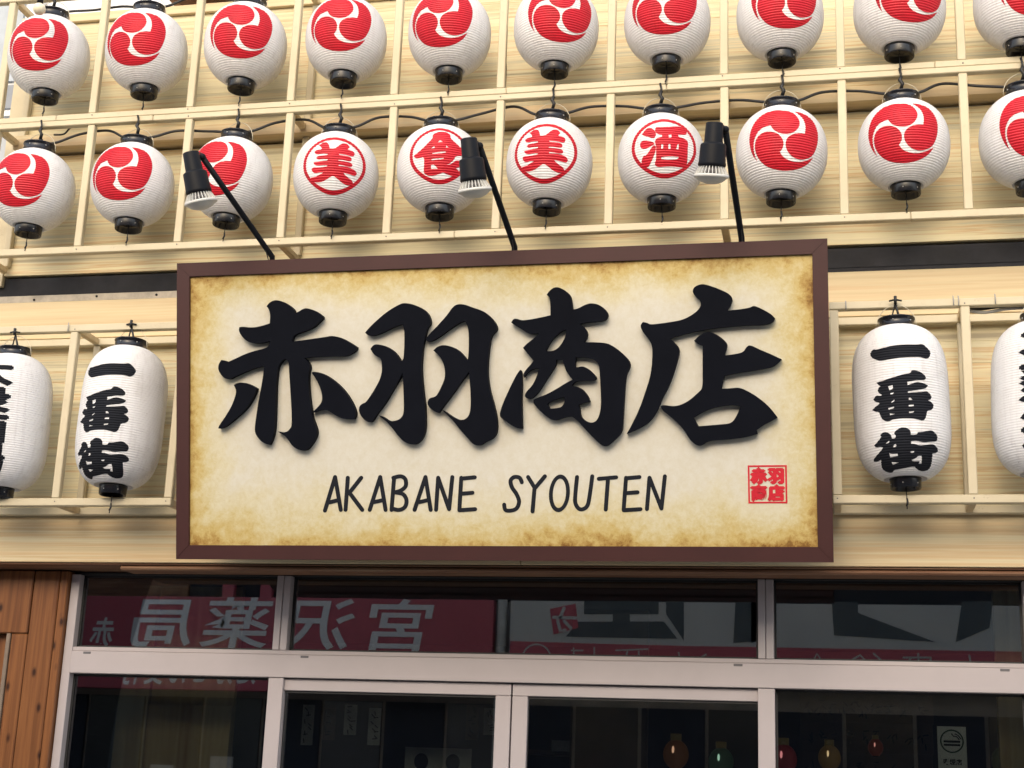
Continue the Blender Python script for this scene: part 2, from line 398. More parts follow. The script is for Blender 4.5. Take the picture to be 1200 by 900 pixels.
def pane(xa, xb, za, zb, y):
    c = Vector(((xa+xb)/2, y, (za+zb)/2)); a = Vector((xa, y-.003, za)); b = Vector((xb, y+.003, zb))
    o = box('window_pane', a-c, b-c, M_GLASS, shop, 0); o.location = c - SO
    bm = bmesh.new()
    for p, q in (((xa, za), (xb, za+.008)), ((xa, zb-.008), (xb, zb)), ((xa, za), (xa+.008, zb)), ((xb-.008, za), (xb, zb))):
        add_box(bm, (p[0]-c.x, -.008, p[1]-c.z), (q[0]-c.x, -.0035, q[1]-c.z))
    obj('gasket', bm, M_GASK, o); return o
pane(-3.165, -2.271, ZT1+.001, Z+.842, WD+.04); pane(-2.209, -.293, ZT1+.001, Z+.842, WD+.04); pane(-.231, .691, ZT1+.001, Z+.842, WD+.04); pane(.746, 1.35, ZT1+.001, Z+.842, WD+.04)
pane(-3.165, -2.276, .14, ZT0-.002, WD+.04); pane(-.229, .682, .14, ZT0-.002, WD+.04); pane(.748, 1.35, .14, ZT0-.002, WD+.04)
def door(xa, xb, y):
    zt = ZT0 - .004
    d = obj('sliding_door', add_box(bmesh.new(), (xa, -.02, -.046), (xb, .02, 0), .002), M_ALU, shop, loc=Vector((0, y, zt)) - SO, label='aluminium framed sliding glass door')
    o0 = SO + d.location
    for nm, a, b in (('stile', (xa, y-.021, .13), (xa+.062, y+.021, zt-.047)), ('stile', (xb-.062, y-.021, .13), (xb, y+.021, zt-.047)), ('bottom_rail', (xa+.063, y-.02, .13), (xb-.063, y+.02, .28))):
        a, b = Vector(a), Vector(b); c = (a+b)/2; o = box(nm, a-c, b-c, M_ALU, d); o.location = c-o0
    a, b = Vector((xa+.063, y-.003, .281)), Vector((xb-.063, y+.003, zt-.047)); c = (a+b)/2; o = box('door_pane', a-c, b-c, M_GLASS, d, 0); o.location = c-o0
    bm = bmesh.new(); add_box(bm, (xa+.063, -.008, -.055), (xb-.063, -.0035, -.0465)); obj('gasket', bm, M_GASK, d)
door(-2.273, -1.262, WD+.03); door(-1.256, -.232, WD+.032)
# ---- knotty pine cladding at the left
for xa, xb in ((-3.442, -3.368), (-3.365, -3.247), (-3.244, -3.208)):
    sbox('pine_board', (xa, WD-.03, .12), (xb, WD+.05, Z+.853 if xa > -3.4 else Z+.583), W_PINE, bev=.004)
sbox('pine_board', (-4.0, WD-.034, Z+.585), (-3.368, WD+.05, Z+.853), W_PINE, bev=.004)
sbox('side_opening_trim', (-3.462, WD-.036, .12), (-3.444, WD+.05, Z+.583), M_TRIM)
sbox('side_door_board', (-3.62, WD+.02, .12), (-3.464, WD+.06, Z+.583), W_PINE)
sbox('side_door_board', (-4.0, WD+.02, .12), (-3.623, WD+.06, Z+.583), W_PINE)
# ---- dark room behind the glass
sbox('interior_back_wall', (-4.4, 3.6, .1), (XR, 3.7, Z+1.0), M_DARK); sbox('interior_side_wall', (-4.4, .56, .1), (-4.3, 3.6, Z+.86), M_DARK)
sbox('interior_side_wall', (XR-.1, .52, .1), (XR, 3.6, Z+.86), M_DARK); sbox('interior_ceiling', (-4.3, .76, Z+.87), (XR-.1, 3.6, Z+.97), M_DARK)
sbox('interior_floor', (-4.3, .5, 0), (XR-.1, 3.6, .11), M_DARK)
sbox('interior_pine_panel', (-3.17, .9, .11), (-3.02, .95, Z+.86), W_INT); sbox('interior_pine_panel', (-3.017, .9, .11), (-2.62, .95, Z+.33), W_INT)
sbox('interior_pine_panel', (-3.017, .92, Z+.33), (-2.62, .95, Z+.86), W_INT)
sbox('interior_pine_panel', (.62, .8, .11), (.80, .85, Z+.86), W_INT)
sbox('interior_partition', (-1.22, 1.6, .11), (-.86, 1.66, Z+.86), M_BROWNB)
for k, (ya, yb) in enumerate(((812, 845), (848, 880), (883, 915))):
    p0, p1 = P(938, yb, 8.1), P(1093, ya, 8.1); yy = p0.y + .004*k
    mb = sbox('menu_board', (p0.x, yy, p0.z), (p1.x, yy+.03, p1.z), M_BROWNB)
    bm = bmesh.new(); xq = -(p1.x-p0.x)/2 + .03
    while xq < (p1.x-p0.x)/2 - .05:
        for q in range(4):
            a = Vector((xq + random.uniform(0, .035), -.0165 - .0002*q, random.uniform(-.03, .03))); b2 = a + Vector(random.choice([(.03, 0, .004), (.004, 0, -.03), (.02, 0, -.02), (-.018, 0, -.02)]))
            add_tube(bm, [a, b2], .0035, 5)
        xq += .055 + random.choice((0, 0, .03))
    obj('brush_marks', bm, M_INK, mb, kind='stuff')
p0, p1 = P(618, 884, 7.7), P(712, 879, 7.7); sbox('interior_shelf', (p0.x, p0.y, p0.z), (p1.x, p0.y+.25, p0.z+.025), M_BROWNB)
p0, p1 = P(646, 880, 7.6), P(672, 868, 7.6); sbox('shelf_card', (p0.x, p0.y, p0.z), (p1.x, p0.y+.01, p1.z), M_PALE)
for k, px in enumerate((352, 377, 402, 430, 545, 566)):
    p0, p1 = P(px, 873 - 6*(k % 3), 7.3), P(px+17, 826 + 4*(k % 2), 7.3); st_ = sbox('paper_strip', (p0.x, p0.y, p0.z), (p1.x, p0.y+.003, p1.z), M_BROWNB if k % 3 == 1 else M_PALE)
    bm = bmesh.new(); hh = (p1.z-p0.z)/2
    for q in range(9):
        a = Vector((random.uniform(-.02, .006), -.003-.0002*q, hh*.85 - q*hh*.19)); add_tube(bm, [a, a + Vector(random.choice([(.022, 0, .003), (.004, 0, -.022), (.016, 0, -.014)]))], .0028, 5)
    obj('brush_marks', bm, M_INK, st_, kind='stuff')

# ================================================================== LANTERN RACKS
def rack(name, label, boxes):
    t = thing(name, label, 'lantern rack', boxes[0][1] if False else (0, 0, 0))
    t.location = (sum((b[1][0]+b[2][0])/2 for b in boxes)/len(boxes), 0, min(b[1][2] for b in boxes))
    for nm, a, b in boxes:
        a, b = Vector(a), Vector(b); c = (a+b)/2
        o = box(nm, a-c, b-c, W_BEAM if nm == 'strut' else M_CREAM, t, .003); o.location = c - t.location + Vector((0, random.uniform(-.0006, .0006), 0))
    bm = bmesh.new()
    for nm, a, b in boxes:
        if nm != 'post': continue
        for zz in (a[2]-.012, b[2]+.012):
            if random.random() < .7: bmesh.ops.create_icosphere(bm, subdivisions=1, radius=.0032, matrix=Matrix.Translation(Vector(((a[0]+b[0])/2+random.uniform(-.006, .006), .0005, zz+random.uniform(-.004, .004))) - t.location))
    obj('nail_heads', bm, M_SLOT, t, kind='stuff')
    return t
L0, DL = -3.1330, .4568
bx = []
xa, xb = -4.55, 1.9
for z0, z1, yy, cuts in ((2.150, 2.181, 0, (-3.72, -1.47, .31)), (2.746, 2.7715, 0, (-2.84, -.62, .9)), (2.7725, 2.800, .001, (-3.3, -1.28, .42)), (3.376, 3.41, 0, (-2.2, 0))):
    e = [xa, *cuts, xb]
    for k, (a, b) in enumerate(zip(e, e[1:])): bx.append(('rail', (a+.0006, yy + .0008*(k % 2), Z+z0), (b-.0006, .034, Z+z1)))
for i in range(-3, 12):
    x = L0 + DL*i; lx = -3.1279 + .45625*i
    bx.append(('post', (lx-.0165, .003, Z+2.182), (lx+.0165, .033, Z+2.745)))
    bx.append(('post', (x-.0165, .004, Z+2.801), (x+.0165, .033, Z+3.375)))
    if i in (-1, 2, 6, 9):
        for zz in (2.150, 2.746, 3.376):
            bx.append(('strut', (x-.014, .035, Z+zz+.003), (x+.014, WY-.072 if zz == 2.746 else WY-.023, Z+zz+.029)))
    if i in (-1, 2, 9):
        bx.append(('rear_post', (x-.015, WY-.032, Z+2.185), (x+.015, WY-.002, Z+2.733)))
        bx.append(('rear_post', (x-.015, WY-.032, Z+2.802), (x+.015, WY-.002, Z+3.372)))
upper_rack = rack('lantern_rack', 'long cream painted two-tier lattice carrying the round lanterns above the sign', bx)
def low_rack(label, xs, ends):
    b = [('rail', (ends[0], 0, Z+1.800), (ends[1], .034, Z+1.830)), ('rail', (ends[0], 0, Z+1.060), (ends[1], .034, Z+1.091)),
         ('rear_rail', (ends[0], WY-.05, Z+1.80), (ends[1], WY-.014, Z+1.832)), ('rear_rail', (ends[0], WY-.05, Z+1.060), (ends[1], WY-.016, Z+1.09))]
    for x in xs:
        b.append(('post', (x-.0165, .002, Z+1.092), (x+.0165, .033, Z+1.799)))
        b.append(('rear_post', (x-.014, WY-.046, Z+1.092), (x+.014, WY-.018, Z+1.798)))
        for zz in (1.062, 1.802): b.append(('strut', (x-.013, .035, Z+zz), (x+.013, WY-.051, Z+zz+.026)))
    return rack('lantern_rack', label, b)
low_rack('cream painted open box frame left of the sign holding two cylindrical lanterns', [-4.05, -3.57, -3.092, -2.600], (-4.4, -2.583))
low_rack('cream painted open box frame right of the sign holding two cylindrical lanterns', [.018, .4925, .967, 1.44], (.0015, 1.8))

# ================================================================== LANTERNS
class Shape:
    def __init__(s, a, hb, H, p, q, ribs, depth, taper=0):
        s.a, s.hb = a, hb
        f = lambda z: a*(1+taper*z)*max(0, 1-abs(z/H)**p)**(1/q)
        s.base = f
        zs = [-hb + 2*hb*i/2000 for i in range(2001)]; arc = [0]
        for u, v in zip(zs, zs[1:]): arc.append(arc[-1] + math.hypot(v-u, f(v)-f(u)))
        s.rings = []; j = 0
        for k in range(ribs):
            for ph, dd in ((0, -depth), (.22, -depth*.12), (.5, .0003), (.78, -depth*.12)):
                t = (k+ph)/ribs*arc[-1]
                while arc[j+1] < t and j < 1998: j += 1
                z = zs[j] + (zs[j+1]-zs[j])*(t-arc[j])/max(1e-9, arc[j+1]-arc[j])
                s.rings.append((f(z)+dd, z))
        s.rings.append((f(hb)-depth, hb))
        s.zl = [z for r, z in s.rings]
    def r(s, z):
        import bisect
        i = max(0, min(len(s.zl)-2, bisect.bisect_right(s.zl, z)-1))
        (r0, z0), (r1, z1) = s.rings[i], s.rings[i+1]
        return r0 + (r1-r0)*(z-z0)/max(1e-9, z1-z0)
    def body(s, n=72):
        bm = bmesh.new(); add_lathe(bm, s.rings, n); return bm
def clip(poly, ax, v, keep_hi):
    out = []
    for i in range(len(poly)):
        a, b = poly[i-1], poly[i]
        ia = (a[ax] >= v) == keep_hi or a[ax] == v; ib = (b[ax] >= v) == keep_hi or b[ax] == v
        if ia != ib:
            t = (v-a[ax])/(b[ax]-a[ax]); c = [a[0]+(b[0]-a[0])*t, a[1]+(b[1]-a[1])*t]; c[ax] = v; out.append(tuple(c))
        if ib: out.append(b)
    return out
def slices(poly, ax, cuts):
    lo, hi = min(p[ax] for p in poly), max(p[ax] for p in poly); res = []; cur = poly
    for c in cuts:
        if c <= lo+1e-7 or c >= hi-1e-7: continue
        a = clip(cur, ax, c, False); cur = clip(cur, ax, c, True)
        if len(a) > 2: res.append(a)
        if len(cur) < 3: break
    if len(cur) > 2: res.append(cur)
    return res
TH = [math.radians(-90+5*k) for k in range(37)]
def wrap_print(shape, tris, off=.0009):
    """wrap (theta, z) triangles on the lantern skin"""
    bm = bmesh.new()
    for t in tris:
        for p in slices([(q[0], q[1]) for q in t], 0, TH):
            for c in slices(p, 1, shape.zl):
                vs = []
                for th, z in c:
                    r = shape.r(z)+off; v = (r*math.sin(th), -r*math.cos(th), z)
                    if not vs or (Vector(v)-vs[-1].co).length > 1e-6: vs.append(bm.verts.new(v))
                if len(vs) > 2:
                    try: bm.faces.new(vs)
                    except ValueError: pass
    bmesh.ops.remove_doubles(bm, verts=bm.verts, dist=2e-6)
    bmesh.ops.recalc_face_normals(bm, faces=bm.faces)
    if sum(f.normal.dot(Vector((f.calc_center_median().x, f.calc_center_median().y, 0))) for f in bm.faces) < 0:
        bmesh.ops.reverse_faces(bm, faces=bm.faces)
    return bm
ROUND = Shape(.175, .172, .1855, 2.25, 2.0, 42, .0030)
BARREL = Shape(.172, .285, .298, 4.2, 2.3, 66, .0023)
def unproject(shape, centre, px, py):
    """photo point -> (theta, z) on a lantern standing at centre"""
    d = ray(px, py); lo = None; D = CAM.y*-1 + centre.y - .25
    def inside(D):
        p = CAM + d*D - centre
        if abs(p.z) > shape.hb: return False
        return math.hypot(p.x, p.y) < shape.base(p.z)
    s = D; st = .002; n = 0
    while not inside(s) and n < 220: s += st; n += 1
    if n >= 220: s = -CAM.y + centre.y - .06
    else:
        a, b = s-st, s
        for _ in range(14):
            m_ = (a+b)/2
            if inside(m_): b = m_
            else: a = m_
        s = b
    p = CAM + d*s - centre
    return math.atan2(p.x, -p.y), p.z
def dilate(l, d):
    n = len(l); ar = sum(l[i-1][0]*l[i][1]-l[i][0]*l[i-1][1] for i in range(n)); sg = 1 if ar > 0 else -1; out = []
    for i in range(n):
        a, b, c = Vector(l[i-1][:2]), Vector(l[i][:2]), Vector(l[(i+1) % n][:2])
        n1 = Vector(((b-a).y, -(b-a).x)).normalized(); n2 = Vector(((c-b).y, -(c-b).x)).normalized(); m_ = n1+n2
        if m_.length < .6: out.append(b); continue
        m_.normalize(); out.append(b + m_*sg*d/max(.6, m_.dot(n1)))
    return out
def traced(shape, centre, loops, ox, oy, sc, it=2, lim=70):
    out = []
    for l in loops:
        l = smooth_poly(l, it, lim)
        out.append([unproject(shape, centre, ox+p.x/sc, oy+p.y/sc) for p in l])
    return out
def ring_loops(cx, cz, ru, rv, w, R, n=64):
    o = [(cx+ru*math.cos(t)/R, cz+rv*math.sin(t)) for t in [2*math.pi*k/n for k in range(n)]]
    i = [(cx+(ru-w)*math.cos(t)/R, cz+(rv-w)*math.sin(t)) for t in [2*math.pi*k/n for k in range(n)]]
    return [o, i]
# lantern centres (x, z above eye)
ROW2 = [(-3.361, 2.455), (-2.899, 2.456), (-2.450, 2.457), (-1.988, 2.450), (-1.542, 2.455), (-1.089, 2.457), (-.638, 2.453), (-.169, 2.453), (.293, 2.459), (.745, 2.457)]
ROW1 = [(-3.370, 3.092), (-2.902, 3.084), (-2.441, 3.079), (-1.986, 3.074), (-1.532, 3.068), (-1.078, 3.058), (-.620, 3.052), (-.169, 3.045), (.294, 3.036), (.745, 3.030)]
LOW = [(-3.345, 1.410), (-2.833, 1.424), (.252, 1.430), (.741, 1.437)]
def at(c): return Vector((c[0], 0, Z+c[1] - (.008 if c[1] > 2 else 0)))
def centre_print(groups):
    """recentre theta of a list of loop groups on zero"""
    a = [p[0] for g in groups for l in g for p in l]; m_ = (min(a)+max(a))/2
    return [[[(p[0]-m_, p[1]) for p in l] for l in g] for g in groups]
def tris_of(groups): return [t for g in groups for t in flat_tris(g)]

TOMOE = [[(465,172),(505,190),(530,225),(532,255),(510,290),(475,312),(430,320),(385,312),(358,298),(338,270),(300,282),(262,310),(240,350),(228,400),(232,450),(245,495),(264,524),(235,485),(215,435),(207,380),(215,320),(240,262),(285,212),(340,182),(400,170)],
         [(500,168),(545,175),(600,195),(640,235),(665,290),(668,350),(655,410),(630,455),(590,475),(545,482),(500,470),(465,440),(447,405),(445,370),(462,338),(505,315),(540,310),(575,312),(582,270),(572,228),(550,195)],
         [(243,420),(250,375),(275,340),(315,320),(360,318),(400,335),(425,370),(425,410),(403,445),(430,480),(475,500),(530,507),(590,495),(642,463),(610,505),(560,538),(500,558),(430,566),(360,558),(310,538),(275,505),(252,465)]]
g_tomoe = centre_print([traced(ROUND, at(ROW2[8]), [dilate(l, 3.5)], 980, 90, 5.625, 2, 60) for l in TOMOE])
BI = [(250,240),(270,225),(305,200),(335,205),(350,235),(355,265),(400,262),(430,245),(480,200),(520,190),(550,200),(570,225),(545,250),(575,262),(610,270),(628,290),(620,318),(600,325),(540,312),(455,308),(455,322),(530,325),(580,335),(598,355),(590,375),(560,380),(500,372),(450,375),(450,388),(530,390),(590,398),(608,415),(600,438),(560,440),(500,430),(455,428),(455,445),(540,445),(600,455),(650,485),(662,510),(645,535),(615,530),(570,518),(510,512),(540,545),(590,575),(622,600),(625,625),(600,642),(560,645),(510,625),(450,580),(405,553),(370,575),(330,610),(280,640),(220,650),(190,630),(182,605),(215,595),(270,560),(300,532),(260,535),(220,550),(195,540),(180,510),(195,492),(240,487),(300,475),(338,462),(340,448),(300,450),(235,465),(205,455),(198,435),(220,425),(280,410),(340,398),(340,380),(290,385),(240,398),(222,382),(235,362),(290,350),(338,338),(338,322),(290,325),(225,342),(203,328),(210,305),(240,292),(275,285),(275,262)]
SHOKU = [[(400,185),(430,160),(480,147),(530,148),(575,165),(598,190),(592,220),(640,270),(700,330),(775,392),(782,412),(760,428),(700,422),(645,425),(625,460),(600,488),(558,518),(528,508),(560,530),(610,505),(650,475),(700,485),(730,510),(720,540),(690,545),(640,565),(670,590),(685,615),(665,640),(620,648),(570,640),(530,620),(500,605),(460,620),(400,640),(340,640),(300,615),(290,590),(295,540),(300,480),(298,430),(270,425),(240,440),(205,435),(190,412),(230,380),(290,330),(350,270),(405,215)],
         [(480,240),(508,262),(455,265)], [(412,305),(418,330),(380,335)], [(545,305),(575,328),(540,328)], [(390,382),(538,372),(535,388),(388,395)], [(380,455),(515,443),(512,458),(380,467)], [(370,520),(405,515),(443,565),(372,568)]]
SAKE = [[[(260,320),(280,290),(310,260),(345,252),(380,265),(402,295),(408,325),(395,355),(365,360),(330,345),(290,335)]],
        [[(235,430),(245,400),(270,385),(320,388),(370,400),(390,415),(380,430),(330,455),(280,475),(245,465)]],
        [[(262,560),(275,545),(290,550),(320,520),(360,460),(386,437),(402,442),(402,490),(380,550),(350,610),(325,660),(290,675),(255,655),(245,620)]],
        [[(400,270),(412,245),(450,248),(520,248),(600,245),(670,252),(710,275),(735,310),(730,335),(690,335),(645,330),(648,360),(690,370),(735,395),(748,430),(742,480),(738,560),(732,640),(720,665),(690,685),(640,675),(560,665),(480,665),(430,672),(395,655),(390,625),(405,600),(408,520),(410,440),(396,400),(405,375),(440,355),(475,352),(475,325),(440,322),(405,300)],
         [(543,328),(575,328),(575,358),(545,358)], [(465,428),(485,428),(482,475),(460,475)], [(540,428),(560,428),(562,480),(538,480)], [(635,432),(650,432),(645,490),(622,485)], [(460,565),(560,558),(645,570),(642,592),(550,598),(460,588)]]]
def ringed(centre, glyphs, ox, oy, sc, ringbox):
    x0, x1, y0, y1 = ringbox
    ths = [unproject(ROUND, centre, ox+x/sc, oy+(y0+y1)/2/sc)[0] for x in (x0, x1)]
    zs = [unproject(ROUND, centre, ox+(x0+x1)/2/sc, oy+y/sc)[1] for y in (y0, y1)]
    cx = sum(ths)/2; cz = sum(zs)/2; R = .175
    g = [traced(ROUND, centre, [dilate(q, 2.0) if k == 0 else q for k, q in enumerate(l)], ox, oy, sc, 1, 80) for l in glyphs]
    g.append(ring_loops(cx, cz, (ths[1]-ths[0])/2*R, abs(zs[0]-zs[1])/2, .0155, R))
    return [[[(p[0]-cx, p[1]) for p in l] for l in gg] for gg in g]
g_bi = ringed(at(ROW2[5]), [[BI]], 590, 130, 9, (100, 762, 134, 770))
g_shoku = ringed(at(ROW2[4]), [SHOKU], 465, 140, 9.474, (143, 800, 102, 740))
g_sake = ringed(at(ROW2[6]), SAKE, 725, 120, 9, (143, 832, 163, 797))
def z3(l): return [(p[0]*1.125, p[1]*1.125+843.75) for p in l]
ICHI = [(125,225),(150,175),(175,158),(205,165),(300,135),(420,105),(560,92),(700,92),(765,90),(790,80),(830,95),(880,140),(915,180),(918,215),(900,260),(860,280),(820,270),(760,255),(640,258),(500,265),(380,285),(290,305),(240,312),(190,295),(145,270)]
BAN = [[(192,600),(250,580),(350,545),(450,510),(560,480),(635,468),(640,440),(670,428),(740,440),(800,475),(840,515),(838,550),(800,565),(720,560),(650,575),(585,585),(590,630),(640,610),(700,590),(740,588),(810,605),(865,630),(850,660),(800,680),(700,695),(590,710),(590,730),(700,722),(800,715),(850,708),(890,740),(915,780),(905,815),(865,828),(900,850),(935,880),(939,911),(917,956),(844,967),(838,1012),(816,1080),(776,1102),(720,1085),(630,1069),(495,1069),(382,1085),(349,1108),(304,1114),(253,1085),(231,1035),(214,984),(169,984),(135,962),(169,922),(225,877),(215,862),(180,855),(148,830),(165,795),(190,768),(245,775),(255,760),(215,735),(203,700),(220,665),(240,645),(210,625)],
       [(335,648),(395,628),(398,680),(352,698)], [(362,735),(405,725),(400,748),(365,755)], [(370,855),(410,820),(412,845),(375,865)], [(598,800),(625,795),(650,825),(600,825)],
       [(328,936),(405,913),(405,934),(338,956)], [(596,889),(664,883),(664,909),(598,911)], [(349,1003),(416,1012),(351,1029)], [(598,981),(664,973),(662,992),(602,999)]]
GAI = [[(135,525),(170,480),(215,420),(200,400),(215,378),(250,362),(290,370),(320,400),(330,440),(370,430),(375,405),(350,375),(375,345),(430,308),(480,308),(520,322),(545,350),(548,392),(590,395),(625,385),(630,362),(680,362),(740,350),(795,340),(840,365),(875,405),(875,450),(855,475),(790,475),(700,485),(650,470),(600,465),(550,470),(550,500),(600,502),(650,520),(730,515),(800,505),(840,515),(880,555),(885,590),(860,610),(815,615),(812,680),(805,760),(780,810),(720,828),(670,822),(620,790),(600,765),(500,785),(430,800),(365,812),(360,840),(320,845),(270,825),(235,795),(220,740),(215,690),(180,712),(145,715),(132,695),(165,640),(220,570),(232,545),(200,535),(160,548)],
       [(262,497),(298,462),(302,485),(275,500)], [(345,540),(350,510),(375,503),(382,528),(360,542)], [(300,608),(330,620),(395,615),(400,645),(315,660)], [(540,592),(588,585),(585,605),(555,610)], [(330,715),(415,722),(350,750)], [(560,690),(610,672),(640,640),(680,640),(682,738),(650,735),(660,705),(580,708)]]
g_ichi = centre_print([traced(BARREL, at(LOW[2]), l, 1005, 395, 11.25, 1, 80) for l in ([ICHI], BAN, [z3(l) for l in GAI])])
def column_text(s, bold, w, h, z0, dz, R, sx_=0, sy_=0):
    out = []
    for k, ch in enumerate(s):
        for t in text_loops(ch, bold): out.append([((p.x-.5+sx_)*w/R, z0 - dz*k + (p.y-.38+sy_)*h, 0) for p in t])
    return out
t_bar = [column_text('大衆酒場', .012, .20, .128, .185, .123, .172, a, b) for a, b in ((-.035, 0), (.035, 0), (0, .035), (0, -.035), (0, 0))]

me_round = bpy.data.meshes.new('lantern_paper_round'); b_ = ROUND.body(); b_.to_mesh(me_round); b_.free(); me_round.materials.append(M_PAPER)
me_barrel = bpy.data.meshes.new('lantern_paper_barrel'); b_ = BARREL.body(); b_.to_mesh(me_barrel); b_.free(); me_barrel.materials.append(M_PAPER)
def mk(name, bm, m):
    me = bpy.data.meshes.new(name); bm.to_mesh(me); bm.free(); me.materials.append(m); return me
PR = {}
for nm, sh, tr, m in (('crest_print', ROUND, tris_of(g_tomoe), M_RED), ('bi', ROUND, tris_of(g_bi), M_RED), ('shoku', ROUND, tris_of(g_shoku), M_RED), ('sake', ROUND, tris_of(g_sake), M_RED),
                      ('ichi', BARREL, tris_of(g_ichi), M_INK), ('bar', BARREL, t_bar[0], M_INK)):
    bm = wrap_print(sh, tr)
    if nm == 'bar':
        for q, l in enumerate(t_bar[1:]):
            b2 = wrap_print(sh, l, .0012+.0003*q); m2 = bpy.data.meshes.new('layer'); b2.to_mesh(m2); b2.free(); bm.from_mesh(m2); bpy.data.meshes.remove(m2)
    PR[nm] = mk(nm, bm, m)
def cap_bm(hb, top, r):
    bm = bmesh.new()
    if top: add_lathe(bm, [(r*.80, hb-.004), (r+.004, hb-.006), (r+.005, hb+.004), (r, hb+.006), (r-.001, hb+.034), (r+.002, hb+.036), (r+.002, hb+.040), (r-.006, hb+.041), (r-.007, hb+.02), (r*.3, hb+.018), (.0005, hb+.018)], 40)
    else: add_lathe(bm, [(.0005, -hb-.012), (r*.4, -hb-.013), (r-.008, -hb-.013), (r-.007, -hb-.034), (r-.001, -hb-.036), (r+.0005, -hb-.033), (r+.002, -hb-.006), (r+.003, -hb+.003), (r*.8, -hb+.006)], 40)
    bmesh.ops.recalc_face_normals(bm, faces=bm.faces)
    return bm
def studs(hb, top, r):
    bm = bmesh.new(); z = hb+.022 if top else -hb-.020
    for a in (-70, -10, 50, 110, 170, 230):
        a = rad(a); bmesh.ops.create_icosphere(bm, subdivisions=1, radius=.0032, matrix=Matrix.Translation((r*math.sin(a), -r*math.cos(a), z)))
    return bm
PARTS = {}
for kind, sh, rt, rb in (('r', ROUND, .068, .056), ('b', BARREL, .066, .054)):
    hb = sh.hb
    d = {}
    d['top'] = mk('top_cap', cap_bm(hb, True, rt), M_CAP); d['bot'] = mk('bottom_cap', cap_bm(hb, False, rb), M_CAP)
    d['stud'] = mk('cap_rivets', studs(hb, False, rb), M_GREYC)
    d['tstud'] = mk('cap_rivets', studs(hb, True, rt), M_GREYC)
    bm = bmesh.new(); zt = hb+.012
    add_tube(bm, [((rt+.006)*math.cos(t), .004, zt + .085*math.sin(t)) for t in [math.pi*k/16 for k in range(17)]], .0016, 6); d['loop'] = mk('wire_loop', bm, M_WIRE)
    bm = bmesh.new()
    add_tube(bm, [(0, 0, -hb-.013), (.001, -.004, -hb-.075), (.0, -.006, -hb-.11)], .002, 6); add_tube(bm, [(.001, -.004, -hb-.07), (.004, -.006, -hb-.085), (-.002, -.006, -hb-.10)], .0036, 6); d['cord'] = mk('bottom_cord', bm, M_CABLE)
    bm = bmesh.new()
    if kind == 'r':
        add_lathe(bm, [(.001, hb+.02), (.020, hb+.02), (.020, hb+.045), (.012, hb+.052), (.009, hb+.07), (.004, hb+.074), (.001, hb+.074)], 14)
        add_box(bm, (-.033, -.006, hb+.046), (.033, .008, hb+.055), .002)
        add_tube(bm, [(.0, -.004, hb+.07), (.006, -.010, hb+.09), (-.004, -.010, hb+.105), (.003, -.010, hb+.12)], .0075, 6); add_tube(bm, [(.0, -.010, hb+.10), (.002, -.012, hb+.13), (-.003, -.012, hb+.155)], .0045, 6)
    else:
        add_tube(bm, [(-.03, 0, hb+.03), (-.012, -.004, hb+.06), (0, -.012, hb+.10), (.002, -.018, hb+.125)], .003, 6)
        add_tube(bm, [(.018, .0, hb+.03), (.008, -.004, hb+.06), (0, -.014, hb+.10)], .0045, 6)
        add_tube(bm, [(-.022, -.018, hb+.108), (0, -.02, hb+.112), (.024, -.018, hb+.106)], .0035, 6); add_tube(bm, [(0, -.02, hb+.095), (.001, -.021, hb+.125)], .006, 6)
    d['hook'] = mk('hanging_knot', bm, M_CABLE)
    PARTS[kind] = d
protos = {}
def lantern(kind, prt, c, off_px, r_px, label, group, prname, extra_rot=0):
    key = (kind, prt)
    thc = math.atan2(-c[0], 5.519) + math.asin(max(-.9, min(.9, off_px/r_px)))
    loc = at(c)
    if key in protos:
        t = dup(protos[key], loc, thc, label)
    else:
        t = thing('round_paper_lantern' if kind == 'r' else 'tall_paper_lantern', label, 'paper lantern', loc, (0, 0, thc), group)
        d = PARTS[kind]
        s = obj('paper_shade', me_round if kind == 'r' else me_barrel, None, t)
        o = obj(prname, PR[prt], None, s)
        tc_ = obj('top_cap', d['top'], None, t); obj('cap_rivets', d['tstud'], None, tc_)
        bc = obj('bottom_cap', d['bot'], None, t); obj('cap_rivets', d['stud'], None, bc)
        obj('wire_loop', d['loop'], None, t); obj('bottom_cord', d['cord'], None, t); obj('hanging_knot', d['hook'], None, t)
        protos[key] = t
    t.rotation_euler = (rad(random.uniform(-2, 2)), rad(random.uniform(-2, 2)), thc)
    t['group'] = group
    q = random.uniform(.982, 1.016); t.scale = (q, q*random.uniform(.985, 1.015), random.uniform(.975, 1.02))
    return t
GR = 'round white lanterns hung in the lattice above the sign'; GL = 'tall white lanterns either side of the sign'
row1 = [(-19, 47, 'leftmost top-row crest lantern, just below the cream globe bulb'),
        (-19, 47, 'top-row crest lantern, second from the left end'),
        (-9, 46, 'top-row crest lantern directly above the lantern crossed by the left spotlight arm'),
        (-10, 46, 'top-row crest lantern fourth from the left end, above the left 美 lantern'),
        (-13, 47, 'top-row crest lantern just left of the short cable hanging behind a lattice post'),
        (5, 48, 'top-row crest lantern just right of the short cable hanging behind a lattice post'),
        (-5, 50, 'top-row crest lantern directly above the 酒 lantern, left of the right spotlight'),
        (7, 51, 'top-row lantern just right of the right spotlight, its crest cut by the photo top'),
        (15, 52, 'top-row lantern showing only the foot of its red crest, second from the right edge'),
        (19, 53, 'top-row lantern cut off by the right edge of the photo, mostly plain white')]
for c, (o, r, l) in zip(ROW1, row1): lantern('r', 'crest_print', c, o, r, l, GR, 'crest_print')
